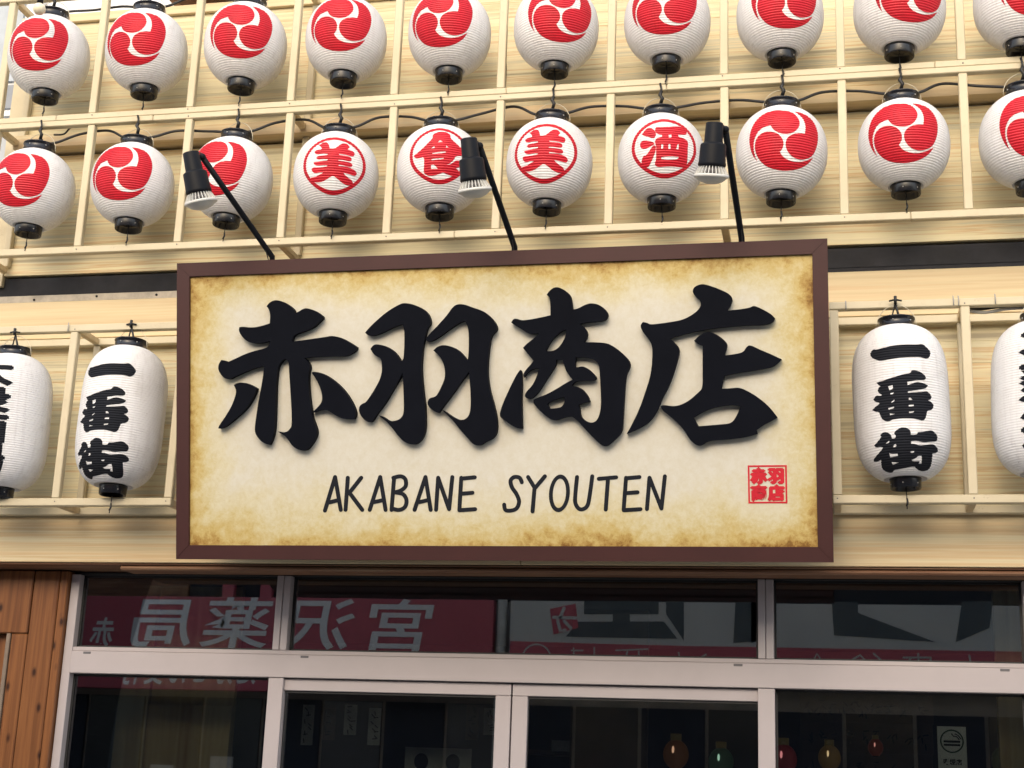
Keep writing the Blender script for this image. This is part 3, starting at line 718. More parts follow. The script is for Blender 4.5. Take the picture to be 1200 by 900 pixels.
row2 = [('crest_print', -24, 49, 'lower-row lantern with red comma crest at the far left, cut by the photo edge'),
        ('crest_print', -19, 48, 'lower-row lantern with whole red comma crest, left of the left spotlight'),
        ('crest_print', -23, 47, 'lower-row lantern whose red crest is partly hidden by the left spotlight and arm'),
        ('bi', -3.5, 49, 'lantern with red ringed character 美 hanging left of the 食 lantern'),
        ('shoku', -2, 48, 'lantern with red ringed character 食 partly covered by the middle spotlight'),
        ('bi', -6, 49, 'lantern with red ringed character 美 hanging between the 食 and 酒 lanterns'),
        ('sake', 4, 49, 'lantern with red ringed character 酒 left of the right spotlight'),
        ('crest_print', 4, 53, 'lower-row lantern with scuffed red comma crest, just right of the right spotlight'),
        ('crest_print', -.5, 54, 'lower-row lantern with clean front-facing red crest, second from the right edge'),
        ('crest_print', 14, 55, 'lower-row lantern with red comma crest cut off by the right edge of the photo')]
for c, (p, o, r, l) in zip(ROW2, row2): lantern('r', p, c, o, r, l, GR, 'crest_print' if p == 'crest_print' else 'character_print')
low = [('bar', -29, 54, 'tall white lantern with bold black characters at the left photo edge'), ('ichi', -27, 53, 'tall white lantern with black characters 一番街 just left of the sign'),
       ('ichi', 0, 57, 'tall white lantern with black characters 一番街 just right of the sign'), ('bar', 9, 57, 'tall white lantern with black characters cut by the right photo edge')]
for c, (p, o, r, l) in zip(LOW, low): lantern('b', p, c, o, r, l, GL, 'character_print')

# ================================================================== MAIN SIGN
DB, DT = 5.42, 5.171
pb, pt = Vector((0, -5.519+DB, Z+.829)), Vector((0, -5.519+DT, Z+1.954))
SL, SRX = -2.4925, -.0005
SW, SH = SRX-SL, (pt-pb).length
TILT = math.atan2(pb.y-pt.y, pt.z-pb.z)
sign = thing('shop_sign', 'wide parchment coloured sign board in a maroon frame with raised black characters 赤羽商店', 'sign', (SL, pb.y, pb.z), (TILT, 0, 0))
SUx, SUv = Vector((1, 0, 0)), Vector((0, -math.sin(TILT), math.cos(TILT)))
SN = SUx.cross(SUv)                     # points to the street (-y)
PD = .010                                # print panel lies this far behind the frame face
def on_sign(px, py, depth=PD):
    d = ray(px, py); o = Vector((SL, pb.y, pb.z)) - SN*depth*-1*-1 if False else Vector((SL, pb.y, pb.z)) + (-SN)*depth
    t = (o-CAM).dot(SN)/d.dot(SN); p = CAM + d*t - o
    return p.dot(SUx), p.dot(SUv)
# local frame: x right, y into the wall, z up the board
def S3(u, v, d): return Vector((u, d, v))
FW = .054
bm = bmesh.new(); add_box(bm, (.004, .035, .004), (SW-.004, .14, SH-.004), .002); obj('sign_case', bm, M_FRAME, sign)
def mitre(pts_o, pts_i):
    bm = bmesh.new(); add_solid(bm, [[pts_o[0], pts_o[1], pts_i[1], pts_i[0]]], lambda u, v, d: S3(u, v, d), .06, .0)
    # moulding: a raised outer lip
    fix(bm)
    es = [e for e in bm.edges if all(abs(v.co.y) < 1e-5 for v in e.verts)]
    bmesh.ops.bevel(bm, geom=es, offset=.0015, segments=2, affect='EDGES'); return bm
O = [(0, 0), (SW, 0), (SW, SH), (0, SH)]; I = [(FW, FW), (SW-FW, FW), (SW-FW, SH-FW), (FW, SH-FW)]
for k in range(4):
    obj('frame_bar', mitre((O[k], O[(k+1) % 4]), (I[k], I[(k+1) % 4])), M_FRAME, sign)
def parchment():
    m, t, b = mat('parchment_print'); tc = N(t, 'ShaderNodeTexCoord'); sp = N(t, 'ShaderNodeSeparateXYZ'); t.links.new(tc.outputs['Object'], sp.inputs[0])
    def mth(op, a, b_=None, clamp=False):
        n = N(t, 'ShaderNodeMath', operation=op, use_clamp=clamp)
        for i, v in enumerate((a, b_)):
            if v is None: continue
            if isinstance(v, (int, float)): n.inputs[i].default_value = v
            else: t.links.new(v, n.inputs[i])
        return n.outputs[0]
    x, z = sp.outputs[0], sp.outputs[2]
    dx = mth('MINIMUM', mth('SUBTRACT', x, FW), mth('SUBTRACT', SW-FW, x)); zb = mth('SUBTRACT', z, FW); zt = mth('MULTIPLY', mth('SUBTRACT', SH-FW, z), 1.25)
    d = mth('MINIMUM', dx, mth('MINIMUM', mth('MULTIPLY', zb, .85), zt))
    n1 = N(t, 'ShaderNodeTexNoise', _Scale=4.5, _Detail=9, _Roughness=.68); t.links.new(tc.outputs['Object'], n1.inputs['Vector'])
    n2 = N(t, 'ShaderNodeTexNoise', _Scale=34, _Detail=8, _Roughness=.8, _Distortion=.25); t.links.new(tc.outputs['Object'], n2.inputs['Vector'])
    n3 = N(t, 'ShaderNodeTexNoise', _Scale=1.3, _Detail=3); t.links.new(tc.outputs['Object'], n3.inputs['Vector'])
    s = mth('ADD', mth('MULTIPLY', d, 3.3), mth('MULTIPLY', mth('SUBTRACT', n1.outputs[0], .36), .95))
    s = mth('ADD', s, mth('MULTIPLY', mth('SUBTRACT', n2.outputs[0], .5), .55))
    s = mth('ADD', s, mth('MULTIPLY', mth('SUBTRACT', n3.outputs[0], .5), .5), True)
    r = ramp(t, [(0, (.22, .11, .028)), (.07, (.40, .25, .07)), (.2, (.55, .42, .16)), (.36, (.61, .53, .30)), (.56, (.65, .60, .43)), (.8, (.655, .625, .52)), (1, (.655, .63, .54))], s)
    fm = ramp(t, [(.35, (.88, .84, .74)), (.6, (1, 1, 1))], n2.outputs[0])
    c = mixc(t, r.outputs[0], fm.outputs[0], .6, 'MULTIPLY')
    t.links.new(c, b.inputs['Base Color']); b.inputs['Roughness'].default_value = .42; b.inputs['Specular IOR Level'].default_value = .35
    return m
bm = bmesh.new(); add_box(bm, (FW-.004, PD, FW-.004), (SW-FW+.004, PD+.02, SH-FW+.004)); obj('sign_panel', bm, parchment(), sign)
AKA = [[(303,85),(318,65),(345,52),(375,55),(410,72),(440,95),(450,112),(448,122),(470,115),(500,95),(530,97),(570,115),(600,140),(597,152),(575,172),(550,197),(520,210),(470,228),(445,238),(437,272),(520,260),(620,246),(645,240),(690,248),(735,272),(778,300),(775,318),(745,338),(715,350),(640,348),(560,352),(500,358),(520,375),(532,400),(530,422),(524,440),(524,500),(530,570),(540,640),(545,675),(560,715),(570,745),(562,780),(540,815),(512,848),(480,845),(450,832),(430,810),(415,785),(395,765),(370,752),(362,745),(385,750),(410,748),(428,730),(436,710),(435,640),(428,520),(422,430),(420,375),(400,362),(385,372),(365,400),(358,440),(352,520),(350,600),(347,680),(345,740),(332,790),(318,816),(300,812),(270,795),(245,760),(240,735),(245,690),(258,600),(275,510),(285,450),(290,400),(240,410),(180,435),(130,458),(110,470),(85,468),(65,450),(47,420),(50,390),(65,368),(85,372),(98,380),(130,365),(200,332),(260,315),(312,302),(322,268),(260,282),(215,278),(180,255),(155,215),(160,195),(180,192),(215,197),(250,195),(300,182),(320,175),(323,130),(315,100)]]
AKA2 = [[(130,500),(150,488),(185,487),(220,500),(250,518),(243,545),(225,580),(200,620),(160,660),(110,700),(75,727),(48,730),(52,715),(80,675),(115,620),(135,570),(145,530)]]
AKA3 = [[(540,435),(555,428),(600,440),(650,470),(700,515),(735,560),(765,615),(775,655),(765,680),(730,682),(690,675),(650,650),(620,630),(585,632),(545,645),(570,620),(592,595),(598,565),(590,525),(575,490),(555,455)]]
HA1 = [[(80,225),(95,205),(140,160),(200,110),(260,75),(285,67),(330,73),(380,95),(410,120),(425,155),(425,180),(408,200),(400,230),(385,300),(378,370),(378,440),(385,520),(395,600),(400,690),(397,740),(385,780),(355,812),(320,815),(285,800),(255,770),(225,730),(195,695),(165,672),(150,660),(175,668),(205,690),(235,690),(265,680),(283,655),(285,600),(282,520),(278,435),(260,470),(225,530),(180,605),(140,655),(118,695),(95,697),(70,680),(48,645),(48,615),(65,598),(85,592),(120,540),(155,480),(170,430),(168,390),(165,360),(130,345),(108,310),(125,287),(150,285),(190,295),(230,320),(255,350),(268,375),(283,365),(287,300),(288,215),(278,180),(240,190),(190,215),(140,237),(100,243)]]
HA2 = [[(398,258),(420,230),(460,190),(510,135),(545,85),(570,73),(605,75),(650,92),(700,108),(740,140),(765,170),(778,200),(768,220),(745,240),(735,300),(728,370),(725,440),(735,520),(755,590),(770,650),(778,710),(772,760),(750,785),(715,800),(685,822),(650,815),(620,780),(580,735),(545,690),(510,655),(485,632),(505,642),(540,668),(575,685),(610,682),(632,655),(638,600),(635,520),(628,430),(590,480),(540,550),(490,615),(468,648),(445,640),(415,615),(408,590),(420,568),(455,562),(475,525),(500,470),(503,430),(495,390),(475,350),(440,318),(460,298),(490,288),(530,295),(570,315),(600,345),(620,372),(625,350),(628,270),(625,200),(605,162),(570,175),(520,210),(465,250),(430,270),(408,272)]]
SHO = [[(295,92),(310,70),(335,52),(360,52),(395,70),(420,95),(428,130),(432,170),(460,165),(495,145),(530,135),(570,143),(600,165),(620,192),(612,220),(590,230),(540,235),(490,240),(470,245),(495,265),(512,295),(505,325),(490,342),(540,342),(610,345),(650,365),(700,405),(735,445),(735,475),(715,510),(708,580),(702,680),(697,780),(690,820),(660,850),(620,888),(595,893),(565,870),(520,825),(470,770),(435,735),(410,735),(380,742),(335,758),(300,740),(255,700),(225,665),(225,645),(245,635),(300,615),(360,580),(400,555),(432,540),(415,520),(395,490),(380,435),(345,435),(345,460),(320,500),(290,545),(262,590),(235,625),(210,643),(185,637),(178,620),(195,595),(220,570),(240,530),(255,480),(225,480),(195,500),(175,528),(170,512),(185,488),(215,455),(225,440),(205,415),(185,390),(170,372),(190,350),(230,320),(255,295),(200,300),(165,275),(130,255),(108,238),(120,218),(140,218),(165,228),(220,220),(280,208),(315,200),(315,140),(310,105)],
       [(290,388),(305,355),(340,310),(375,282),(398,275),(395,310),(375,350),(350,378),(320,390)],
       [(448,422),(495,420),(545,432),(572,460),(577,540),(582,640),(580,700),(565,750),(540,768),(505,762),(480,742),(472,720),(470,690),(462,672),(490,662),(523,655),(512,625),(485,590),(450,574),(428,570),(440,552),(470,545),(520,545),(550,542),(557,528),(540,505),(510,480),(485,468),(455,475),(445,470)],
       [(298,668),(315,655),(350,640),(388,630),(392,650),(378,682),(350,690),(310,692)]]
SHO2 = [[(155,488),(163,500),(165,560),(162,650),(166,798),(140,797),(100,775),(60,745),(46,730),(55,690),(75,640),(105,575),(135,515)]]
TEN1 = [[(90,255),(105,235),(130,240),(145,250),(220,240),(300,228),(345,210),(390,180),(412,150),(408,122),(380,100),(366,75),(375,50),(410,35),(440,38),(490,55),(550,80),(578,105),(572,140),(550,175),(620,168),(670,160),(690,148),(730,165),(780,192),(802,215),(790,238),(750,250),(680,252),(580,258),(480,268),(400,282),(320,300),(248,322),(275,345),(300,378),(292,420),(270,500),(235,590),(205,640),(195,675),(160,740),(120,778),(70,805),(20,825),(40,790),(85,700),(120,600),(145,520),(155,440),(155,360),(135,325),(105,290)]]
TEN2 = [[(375,335),(400,308),(435,288),(465,288),(510,310),(550,345),(548,370),(535,412),(590,405),(635,395),(650,368),(670,355),(720,380),(780,405),(837,432),(815,455),(785,475),(700,490),(600,505),(535,520),(525,560),(520,587),(570,585),(610,580),(650,595),(710,630),(770,680),(815,738),(790,755),(745,775),(705,805),(710,825),(680,835),(640,845),(560,855),(480,860),(440,868),(420,885),(395,890),(365,870),(345,845),(325,810),(290,770),(245,730),(210,705),(198,680),(215,672),(260,680),(300,675),(350,650),(400,605),(420,585),(420,500),(420,360),(395,352)],
        [(372,740),(420,710),(470,690),(530,678),(580,672),(620,680),(605,720),(575,770),(520,775),(440,782),(398,785)]]
glyph_uv = {}
for ch, groups, ox, oy, sc in (('赤', (AKA, AKA2, AKA3), 245, 340, 4.5), ('羽', (HA1, HA2), 410, 340, 4.5), ('商', (SHO, SHO2), 575, 325, 4.5), ('店', (TEN1, TEN2), 730, 325, 4.5)):
    bm = bmesh.new(); uv = []
    for g in groups:
        loops = [[on_sign(ox+p.x/sc, oy+p.y/sc, PD-.027) for p in smooth_poly(l, 2, 62)] for l in g]; uv.append(loops)
        add_solid(bm, loops, S3, PD-.001, PD-.027)
    fix(bm)
    obj('raised_character', bm, M_LETTER, sign, label='raised black brush-style character ' + ch); glyph_uv[ch] = uv
# stand-off pins behind the characters
bm = bmesh.new()
for ch, uv in glyph_uv.items():
    for loops in uv:
        pts = loops[0]
        for q in range(0, len(pts), max(8, len(pts)//6)):
            cx = sum(p[0] for p in pts)/len(pts); cy = sum(p[1] for p in pts)/len(pts)
            u = pts[q][0]*.93 + cx*.07; v = pts[q][1]*.93 + cy*.07
# latin lettering
ST = [([(62,305),(130,80)],[(130,80),(168,300)],[(90,250),(150,235)]), ([(215,85),(200,300)],[(305,85),(222,190)],[(222,180),(312,300)]), ([(362,300),(432,80)],[(432,80),(468,300)],[(390,248),(450,235)]),
      ([(525,85),(508,300)],[(520,85),(570,75),(600,95),(603,140),(570,170),(522,185)],[(530,182),(585,195),(608,235),(598,280),(560,300),(515,292)]), ([(662,300),(735,80)],[(735,80),(770,300)],[(692,248),(750,235)]),
      ([(820,85),(806,300)],[(820,85),(893,295)],[(893,295),(915,80)]), ([(975,85),(962,300)],[(975,90),(1065,82)],[(975,192),(1050,185)],[(962,302),(1068,295)])]
ST2 = [([(180,115),(165,85),(130,80),(105,105),(115,150),(145,195),(162,245),(145,290),(105,305),(70,300),(62,265)],), ([(222,80),(268,155)],[(335,75),(268,155)],[(266,150),(252,310)]),
       ('O',), ([(550,80),(540,180),(538,250),(560,290),(590,295),(620,270),(635,200),(652,75)],), ([(695,92),(812,82)],[(757,95),(742,298)]),
       ([(878,85),(862,298)],[(878,88),(968,80)],[(875,188),(955,182)],[(862,302),(975,295)]), ([(1035,85),(1018,295)],[(1035,85),(1115,290)],[(1115,290),(1138,75)])]
def spl2(s): return [(p.x, p.y) for p in spline([(q[0], q[1], 0) for q in s], 4)] if len(s) > 3 else s
for word, ox in ((ST, 370), (ST2, 580)):
    for letter in word:
        bm = bmesh.new()
        for q, s in enumerate(letter):
            wv = 27
            if s == 'O':
                ring = [[on_sign(ox+(432-.10*sy*rv*math.sin(t)*0+ru*math.cos(t)-.06*rv*math.sin(t)*-1)/5.714, 545+(189+rv*math.sin(t)*-1)/5.714) for t in [2*math.pi*k/36 for k in range(36)]] for ru, rv, sy in ((70, 126, 1), (44, 98, 1))]
                add_solid(bm, ring, S3, PD, PD-.0012); continue
            lp = [on_sign(ox+p.x/5.714, 545+p.y/5.714) for p in stroke_poly(spl2(s), wv)]
            add_solid(bm, [lp], S3, PD, PD-.0012-.0002*q)
        obj('latin_letter', fix(bm), M_INK, sign)
# red seal
def sign_quad(bm, a, b, c, d, d0, d1): add_solid(bm, [[a, b, c, d]], S3, d0, d1)
s0 = on_sign(877, 590); s1 = on_sign(922, 545); bm = bmesh.new()
add_solid(bm, [[(s0[0], s0[1]), (s1[0], s0[1]), (s1[0], s1[1]), (s0[0], s1[1])], [(s0[0]+.006, s0[1]+.006), (s0[0]+.006, s1[1]-.006), (s1[0]-.006, s1[1]-.006), (s1[0]-.006, s0[1]+.006)]], S3, PD, PD-.0010)
cw, chh = (s1[0]-s0[0]-.014)/2, (s1[1]-s0[1]-.014)/2
for k, ch in enumerate('赤羽商店'):
    cx = s0[0]+.007 + cw*(k % 2); cy = s0[1]+.007 + chh*(1-k//2)
    for q, (dx_, dy_) in enumerate(((-.065, 0), (.065, 0), (0, .052), (0, -.052), (0, 0))):
        for t in text_loops(ch, .012):
            bm.faces.new([bm.verts.new(S3(cx + cw*(.5+(p.x-.5)*.94+dx_), cy + chh*(.5+(p.y-.38)*.96+dy_), PD-.0012-.00012*q)) for p in t])
obj('red_seal_print', bm, M_RED, sign)
# brackets from the wall to the sign
for x in (.25, SW-.25):
    bm = bmesh.new(); add_box(bm, (x-.02, .141, .1), (x+.02, .33, .14)); obj('wall_bracket', bm, M_FRAME, sign)

# ================================================================== SPOTLIGHTS OVER THE SIGN
def spotlight(label, top, bot, base, joint):
    a = P(*top, 4.80); b = P(*bot, 4.865); ax = (a-b).normalized()
    t = thing('sign_spotlight', label, 'spotlight', tuple(base), group='black spotlights on arms above the sign')
    Lh = (a-b).length
    R = ax.to_track_quat('Z', 'Y').to_matrix().to_4x4(); R.translation = b - base
    bm = bmesh.new(); k = Lh/.20
    pr = [(.001, .200), (.0235, .200), (.0265, .197), (.029, .136), (.030, .134), (.0375, .130), (.0395, .126), (.0415, .072), (.043, .068), (.043, .060), (.040, .056), (.02, .056), (.001, .056)]
    add_lathe(bm, [(r*1.12, z*k) for r, z in pr[::-1]], 32, R); obj('lamp_socket', bm, M_BLACK, t)
    bm = bmesh.new(); pr = [(.001, .0), (.018, .002), (.036, .009), (.047, .019), (.0485, .0205), (.0535, .021), (.0545, .026), (.0535, .0305), (.046, .032), (.001, .032)]
    add_lathe(bm, [(r*1.12, z*k) for r, z in pr], 40, R); bulb = obj('bulb', bm, M_BULB, t)
    bm = bmesh.new(); add_lathe(bm, [(r*1.12, z*k) for r, z in ((.001, .033), (.043, .033), (.033, .056), (.001, .056))], 28, R); obj('heat_sink', fix(bm), M_SLOT, bulb)
    bm = bmesh.new()
    for q in range(26):
        an = 2*math.pi*q/26; F = R @ Matrix.Rotation(an, 4, 'Z')
        pts = [(.034, .0565), (.0445, .0565), (.059, .032), (.045, .030)]
        for s in (-.0012, .0012):
            vs = [bm.verts.new(F @ Vector((x, s, z*k))) for x, z in pts]; bm.faces.new(vs if s > 0 else vs[::-1])
        for i in range(4):
            p, q2 = pts[i], pts[(i+1) % 4]
            bm.faces.new([bm.verts.new(F @ Vector((p[0], -.0012, p[1]*k))), bm.verts.new(F @ Vector((q2[0], -.0012, q2[1]*k))), bm.verts.new(F @ Vector((q2[0], .0012, q2[1]*k))), bm.verts.new(F @ Vector((p[0], .0012, p[1]*k)))])
    obj('cooling_fins', fix(bm), M_BULB, bulb)
    j = P(*joint, 4.84) - base
    bm = bmesh.new(); add_tube(bm, [Vector((0, .02, -.12)), Vector((0, 0, 0)), j*.5, j], .0115, 10); obj('arm', bm, M_BLACK, t)
    bm = bmesh.new(); add_tube(bm, spline([Vector((.008, .022, -.10)), Vector((.006, .012, .0)) + j*.2, j*.55 + Vector((.009, .013, -.006)), j*.95 + Vector((.006, .014, .0)), j + Vector((-.005, .004, .016)), a - base + Vector((0, 0, -.004))], 6), .0024, 6); obj('power_lead', bm, M_CABLE, t)
    piv = a.lerp(b, .12) - base
    bm = bmesh.new(); add_tube(bm, [j - (j.normalized())*.02, j + Vector((0, 0, .004)), piv], .007, 8); bmesh.ops.create_uvsphere(bm, u_segments=10, v_segments=6, radius=.014, matrix=Matrix.Translation(j)); obj('pivot_joint', bm, M_BLACK, t)
spotlight('black spotlight on a slanting arm in front of the crest lantern at left', (223.3, 178.3), (237.3, 246), P(319, 301, 5.235), (237, 184))
spotlight('black spotlight on an arm in front of the 食 lantern, middle of the three', (549.3, 162), (557.5, 232.5), P(603, 289.5, 5.235), (562, 171))
spotlight('black spotlight on an arm between the 酒 lantern and a crest lantern at right', (837.5, 143.5), (833, 216), P(869, 279, 5.235), (850, 152))

# ================================================================== CABLES, GLOBE
def cable(label, pts, r, m=M_CABLE, n=8, name='power_cable'):
    bm = bmesh.new(); add_tube(bm, spline(pts, n), r, 6); o = thing(name, label, 'cable', me=bm, mat=m); return o
def row_cable(label, row, zoff, r=.0058):
    bm = bmesh.new(); pts = []
    for k, c in enumerate(row):
        zs = Z + c[1] + zoff
        if k:
            px = row[k-1]; mx = (px[0]+c[0])/2; zr = Z + 2.742 + (c[1]-row[k][1]) + (0 if row is ROW2 else .63)
            pts += [(mx-.07, .05, zr-.014+random.uniform(-.028, .006)), (mx+.06, .05, zr-.010+random.uniform(-.028, .006))]
        pts += [(c[0]-.075, .02, zs+.014), (c[0]-.02, .01, zs), (c[0]+.02, .01, zs), (c[0]+.075, .02, zs+.012)]
    return cable(label, pts, r)
row_cable('black power cable draped from lantern to lantern under the middle rail', ROW2, .212)
row_cable('black power cable draped along the top row of lanterns at the photo top', ROW1, .212)
p = [P(76, 155, 5.56), P(84, 150, 5.57), P(98, 147, 5.58), P(112, 146, 5.58)]
cable('short looped black cable under the middle rail near the left end', [P(63, 158, 5.56), P(75, 157, 5.57), P(84, 149, 5.57), P(100, 148, 5.57), P(113, 146, 5.57)], .004)
cable('short black cable hanging behind a lattice post near the top middle', [P(594, 36, 5.56), P(592, 55, 5.57), P(593, 80, 5.57), P(592, 102, 5.57)], .004)
cable('black cable along the top rail right of the tall lantern', [P(1133, 360, 5.57), P(1150, 362, 5.57), P(1175, 359, 5.57), P(1215, 356, 5.57)], .006)
cable('pale grey cable along the top rail at the right photo edge', [P(1133, 364, 5.56), P(1155, 366, 5.56), P(1180, 362, 5.56), P(1215, 360, 5.56)], .006, M_GREYC)
def tie(px, py, D=5.512):
    c = P(px, py, D); bm = bmesh.new()
    add_tube(bm, [c+Vector((0, 0, .022)), c+Vector((.001, -.004, 0)), c+Vector((.001, 0, -.024))], .0022, 6)
    return bm
bmt = bmesh.new()
for px, py in ((991, 358), (1117, 352), (1123, 352), (1166, 350), (80, 383)):
    c = P(px, py, 5.512); add_tube(bmt, [c+Vector((0, .0, .018)), c+Vector((.001, -.003, 0)), c+Vector((.001, 0, -.02))], .0022, 6)
for v in bmt.verts: v.co -= upper_rack.location
obj('cable_ties', bmt, M_GREYC, upper_rack)
bm = bmesh.new(); c = P(46, 10.5, 5.24); 
g = thing('globe_bulb', 'small cream globe bulb above the leftmost top-row lantern', 'light bulb', tuple(c))
bmesh.ops.create_uvsphere(bm, u_segments=24, v_segments=14, radius=.0265)
for f in bm.faces: f.smooth = True
obj('globe', bm, M_GLOBE, g)
bm = bmesh.new(); add_lathe(bm, [(.001, .026), (.013, .026), (.013, .05), (.004, .055), (.004, .1)], 14); obj('bulb_holder', bm, M_BLACK, g)

# ================================================================== LEFT NEIGHBOUR
nb = thing('neighbour_building', 'pale grey neighbouring building with a white framed window past the lattice left end', 'building', (-6, 1.3, 0))
NO = Vector((-6, 1.3, 0))
def nbox(name, a, b, m, parent=None, bev=.003):
    a, b = Vector(a), Vector(b); c = (a+b)/2; o = box(name, a-c, b-c, m, parent or nb, bev); o.location = c - (NO if parent is None else NO + parent.location); return o
nbox('wall', (-9, 1.3, 0), (-4.405, 5, Z+2.045), M_GREYW); nbox('wall', (-9, 1.3, Z+2.05), (XL-.065, 5, 7.5), M_GREYW)
wx = P(27, 110, 6.77).x; zs1 = P(10, 132, 6.77).z; zt2 = P(4, 258, 6.77).z
for z0, z1, mid in ((zs1, zs1+1.5, P(10, 97, 6.77).z), (zt2-1.2, zt2, zt2-.3)):
    wf = nbox('window', (wx-1.0, 1.272, z0), (wx, 1.298, z1), M_SIDING)
    nbox('sill', (wx-1.05, 1.22, z0-.035), (wx+.03, 1.299, z0-.002), M_SIDING, wf)
    nbox('pane', (wx-.94, 1.255, z0+.03), (wx-.065, 1.271, mid-.012), M_LGLASS if z0 == zs1 else M_DGLASS, wf, 0); nbox('pane', (wx-.94, 1.255, mid+.012), (wx-.065, 1.271, z1-.05), M_WGLASS if z0 == zs1 else M_LGLASS, wf, 0)

# ================================================================== THINGS SEEN THROUGH THE GLASS
M_AMBER = glow('amber_cap', (.16, .11, .03), .06)
def small_lantern(px, py, D, r, col, e, label):
    r *= .86
    c = P(px, py, D); t = thing('small_paper_lantern', label, 'paper lantern', tuple(c), group='small coloured lanterns hanging inside the shop')
    bm = bmesh.new(); n = 26
    add_lathe(bm, [(max(.02, r*math.sqrt(max(0, 1-(z/(1.12*r))**2)))*(1-.03*(i % 2)), z) for i, z in enumerate([-r*1.05 + 2.1*r*k/n for k in range(n+1)])], 28)
    obj('paper_shade', bm, glow('lit_paper_' + label.split()[1], tuple(v*.45 for v in col), e*.25), t)
    bm = bmesh.new(); bmesh.ops.create_uvsphere(bm, u_segments=10, v_segments=8, radius=1, matrix=Matrix.Translation((-r*.12, -r*.93, r*.3)) @ Matrix.Diagonal((r*.10, r*.09, r*.30, 1)))  # small glowing capsule added on the shade front as its highlight streak
    obj('added_highlight', bm, glow('added_highlight_' + label.split()[1], tuple(min(1, v*1.3+.25) for v in col), .55), t)
    for nm, s in (('top_cap', 1), ('bottom_cap', -1)):
        bm = bmesh.new(); hc = 1.55 if s > 0 else 1.18; add_lathe(bm, [(.001, s*r*1.04), (r*.42, s*r*1.04), (r*.42, s*r*hc), (.001, s*r*hc)], 16); bmesh.ops.recalc_face_normals(bm, faces=bm.faces); obj(nm, bm, M_BLACK if s < 0 else M_AMBER, t)
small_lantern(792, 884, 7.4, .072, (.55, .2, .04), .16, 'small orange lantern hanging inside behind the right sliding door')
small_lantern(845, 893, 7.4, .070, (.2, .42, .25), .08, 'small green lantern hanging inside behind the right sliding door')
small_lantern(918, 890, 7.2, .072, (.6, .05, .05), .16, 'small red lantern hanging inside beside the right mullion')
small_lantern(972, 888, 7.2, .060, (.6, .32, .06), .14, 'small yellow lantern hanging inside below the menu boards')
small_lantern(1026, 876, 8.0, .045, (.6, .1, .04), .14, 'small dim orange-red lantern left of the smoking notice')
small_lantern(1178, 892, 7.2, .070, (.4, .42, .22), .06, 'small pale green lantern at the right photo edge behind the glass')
# smoking notice on the inside of the right pane
c0 = P(1116, 876, 5.985); ntc = thing('smoking_notice', 'small white notice showing a cigarette in a green ring on the right pane', 'sign', (c0.x, WD+.046, c0.z))
bm = bmesh.new(); add_box(bm, (-.052, .0, -.077), (.052, .0015, .077)); obj('notice_sheet', bm, M_WSIGN, ntc)
M_GRN = plain('dark_green_ink', (.01, .05, .035), .5)
bm = bmesh.new(); f = lambda u, v, d: Vector((u, d, v))
add_solid(bm, [[(.043*math.cos(t), .023+.043*math.sin(t)) for t in [2*math.pi*k/40 for k in range(40)]], [(.0375*math.cos(t), .023+.0375*math.sin(t)) for t in [2*math.pi*k/40 for k in range(40)]]], f, -.0002, -.001)
obj('green_ring', bm, M_GRN, ntc)
bm = bmesh.new()
for a, b in (((-.030, .018), (.030, .026)), ((-.030, .006), (.030, .013))): add_solid(bm, [[a, (b[0], a[1]), b, (a[0], b[1])]], f, -.0002, -.0012)
for s in ([(.026, .03), (.018, .04), (.006, .042), (.0, .05)], [(.033, .032), (.024, .044), (.012, .05)]): add_solid(bm, [[(q.x, q.y) for q in stroke_poly(s, .004)]], f, -.0002, -.0013)
obj('cigarette_print', bm, M_INK, ntc)
bm = bmesh.new()
for k, ch in enumerate('喫煙店'):
    for t in text_loops(ch, .02): bm.faces.new([bm.verts.new(f(-.0345+.023*k+p.x*.023, -.052+(p.y-.38)*.023, -.001)) for p in t])
obj('notice_text', bm, M_INK, ntc)
c0 = P(513, 893, 6.6); ps = thing('poster', 'pale poster with two dark round heads at the foot of the left sliding door', 'poster', tuple(c0))
bm = bmesh.new(); add_box(bm, (-.15, 0, -.14), (.15, .004, .06)); obj('poster_sheet', bm, M_PALE, ps)
for dx in (-.075, .068):
    bm = bmesh.new(); add_solid(bm, [[(dx+.032*math.cos(t), .0+.036*math.sin(t)) for t in [2*math.pi*k/20 for k in range(20)]]], f, -.0005, -.002); obj('dark_head_print', bm, M_INK, ps)

# ================================================================== ACROSS THE STREET (seen mirrored in the glass)
YO = WD + .04 - (14 - 5.99)                     # plane of the opposite signs
def V(px, py, D=14):                            # mirrored photo point -> place across the street
    r = ray(px, py); return r.x*D, Z + r.z*D
opp = thing('pharmacy_building', 'low shop building across the street seen only as a reflection in the glass', 'building', (-2, YO-.4, 0))
def obox(name, a, b, m, parent=None, bev=.003):
    a, b = Vector(a), Vector(b); c = (a+b)/2; o = box(name, a-c, b-c, m, parent or opp, bev); o.location = c - opp.location; return o
obox('wall', (-14, YO-4, 0), (9, YO-.35, 4.6), M_OPP)
zb = V(300, 810)[1]
for k in range(20):
    x = -8.6 + k*.62; obox('shop_window', (x, YO-.36, .3), (x+.585, YO-.32, zb-.05), M_BLUE if k % 2 else M_DGLASS)
    if k % 3 == 0 or k in (1, 4): obox('window_poster', (x+.1, YO-.318, 1.0+.2*(k % 3)), (x+.34, YO-.31, 1.75+.1*(k % 3)), M_PALE)
def shop_board(name, label, xa, xb, za, zb_, m, thick=.12):
    t = thing(name, label, 'sign', ((xa+xb)/2, YO, za)); a = Vector((xa, YO-thick, za)) - t.location; b = Vector((xb, YO, zb_)) - t.location
    obj('sign_board', add_box(bmesh.new(), a, b, .004), m, t); return t
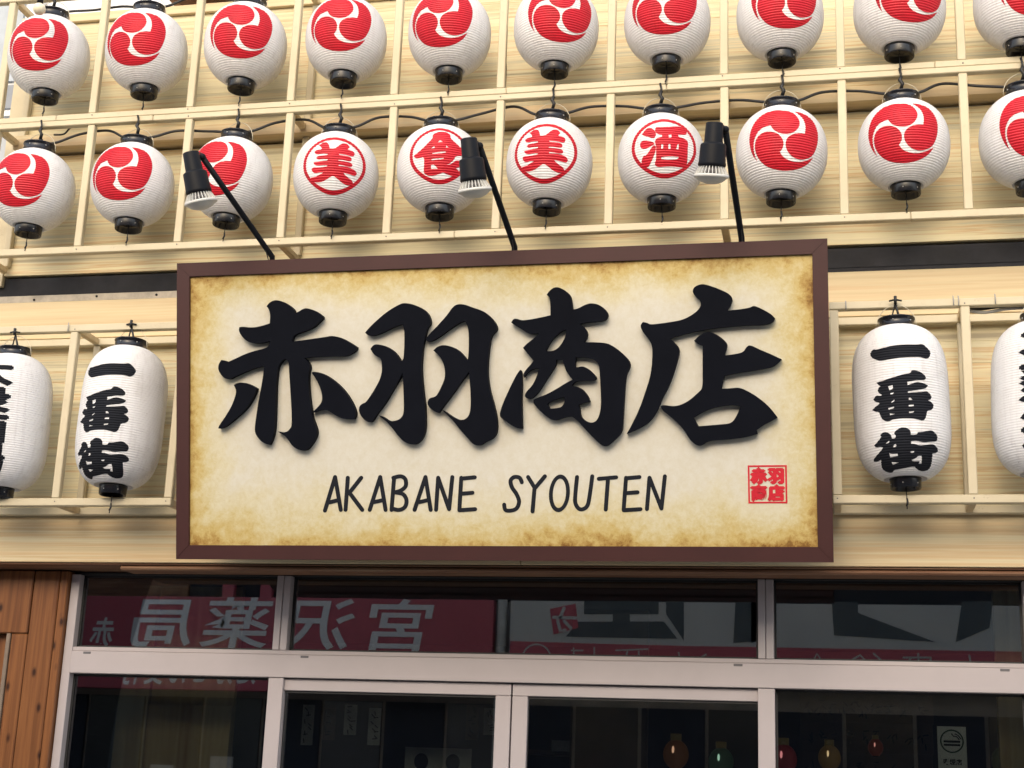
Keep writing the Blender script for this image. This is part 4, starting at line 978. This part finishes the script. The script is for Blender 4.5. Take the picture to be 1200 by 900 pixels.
xa, xb = -9.6, V(578, 730)[0]
ph = shop_board('pharmacy_sign', 'long red sign with white characters 宮沢薬局 reflected in the glass above the doors', xa, xb, zb, V(300, 700)[1], M_REDSIGN)
def opp_text(parent, ch, px, w, zlo, zhi, m, bold=.0, name='sign_character'):
    bm = bmesh.new(); x = V(px, 730)[0]
    for t in text_loops(ch, bold):
        bm.faces.new([bm.verts.new(Vector((x - (p.x-.5)*w + (p.y-.38)*(zhi-zlo)*.17, YO+.004, zlo + (p.y+.078)/.915*(zhi-zlo))) - parent.location) for p in t])
    obj(name, bm, m, parent)
zlo, zhi = V(300, 759)[1], V(300, 700)[1]-.01
for ch, px in zip('宮沢薬局', (468, 375, 278, 190)): opp_text(ph, ch, px, .72, zlo, zhi, M_WTEXT, .012)
opp_text(ph, '赤', 122, .25, V(122, 757)[1], V(122, 724)[1], M_WTEXT, .02)
for k, ch in enumerate('処方せん受付'): opp_text(ph, ch, 296-27*k, .20, V(296-27*k, 801)[1], V(296-27*k, 767)[1], M_WTEXT, .02)
xw0, xw1 = V(598, 730)[0], 3.4
zr = V(900, 762)[1]
ws = shop_board('white_shop_sign', 'white sign with large dark characters above a red band reflected in the glass at right', xw0, xw1, V(900, 800)[1], V(900, 707)[1], M_WSIGN)
bm = bmesh.new(); add_solid(bm, [[(V(598, 751)[0], V(598, 751)[1]), (V(800, 757)[0], V(800, 757)[1]), (V(1000, 760)[0], V(1000, 760)[1]), (xw1, V(1200, 764)[1]), (xw1, V(900, 800)[1]+.005), (xw0, V(900, 800)[1]+.005)]], lambda u, v, d: Vector((u, YO+d, v)) - ws.location, .0, .004); obj('red_band', fix(bm), M_REDSIGN, ws)
def ink(polys, sx, sy, sc):
    bm = bmesh.new()
    for l in polys: add_solid(bm, [[V(sx+p[0]/sc, sy+p[1]/sc) for p in l]], lambda u, v, d: Vector((u, YO+d, v)) - ws.location, .0, .005)
    obj('large_character_print', fix(bm), M_INKSIGN, ws)
ink([[(355,205),(682,205),(682,262),(555,262),(555,294),(705,294),(765,370),(275,360),(330,294),(480,294),(480,262),(355,262)]], 590, 650, 3.75)
ink([[(715,205),(793,205),(793,378),(715,262)], [(1020,205),(1125,205),(1125,380),(1010,388)]], 590, 650, 3.75)
ink([[(355,205),(470,205),(470,255),(810,383),(365,353)], [(928,205),(1062,205),(1048,322),(900,384)]], 880, 650, 3.75)
ink([[(0,205),(30,205),(30,380),(0,388)]], 880, 650, 3.75)
bm = bmesh.new(); add_solid(bm, [[V(590+p[0]/3.75, 650+p[1]/3.75) for p in ((205,238),(318,215),(330,320),(222,350))]], lambda u, v, d: Vector((u, YO+d, v)) - ws.location, .0, .007); obj('red_patch', fix(bm), M_REDSIGN, ws)
bm = bmesh.new()
for s in ([(222,275),(320,278)], [(268,235),(250,275)], [(240,290),(252,335),(272,330)], [(270,292),(297,322)]): add_solid(bm, [[V(590+p.x/3.75, 650+p.y/3.75) for p in stroke_poly(s, 14)]], lambda u, v, d: Vector((u, YO+d, v)) - ws.location, .0, .0085)
obj('white_mark', fix(bm), M_WSIGN, ws)
bm = bmesh.new()
for s in ([(75+62*math.cos(rad(a))+72, 455-62*math.sin(rad(a))) for a in range(0, 181, 15)], [(310,410),(310,440)], [(400,408),(400,440)], [(300,420),(350,420)], [(495,420),(635,415)], [(545,425),(540,445)], [(595,425),(595,445)], [(770,430),(775,450)], [(870,450),(890,438)]):
    add_solid(bm, [[V(590+p.x/3.75, 650+p.y/3.75) for p in stroke_poly(s, 7)]], lambda u, v, d: Vector((u, YO+d, v)) - ws.location, .0, .0065)
for s in ([(270,470),(290,435),(315,470)], [(430,470),(480,440),(510,472)], [(540,435),(580,470)], [(670,452),(790,452)], [(700,452),(695,480)], [(735,435),(738,480)], [(790,452),(790,480)], [(960,442),(968,488)], [(880,486),(915,476)]):
    add_solid(bm, [[V(880+p.x/3.75, 650+p.y/3.75) for p in stroke_poly(s, 9)]], lambda u, v, d: Vector((u, YO+d, v)) - ws.location, .0, .0065)
obj('red_band_lettering', fix(bm), M_WSIGN, ws)
zt = V(300, 699)[1]
obox('upper_shutter', (-9.6, YO-.36, zt+.02), (V(205, 700)[0], YO-.30, zt+1.2), W_LINT)
obox('upper_window', (V(205, 700)[0]+.01, YO-.36, zt+.02), (3.4, YO-.32, zt+1.2), M_DARK)
for px in (255, 300, 345, 395): x_ = V(px, 700)[0]; obox('red_column', (x_-.06, YO-.318, zt+.02), (x_+.06, YO-.25, zt+1.2), M_REDSIGN)
xp, zp = V(587, 730); dp = thing('drain_pipe', 'pale drain pipe between the red and white signs across the street', 'pipe', (xp, YO-.05, 0))
bm = bmesh.new(); add_tube(bm, [(0, 0, .1), (0, 0, 4.5)], .045, 12); obj('pipe', bm, M_PALE, dp)
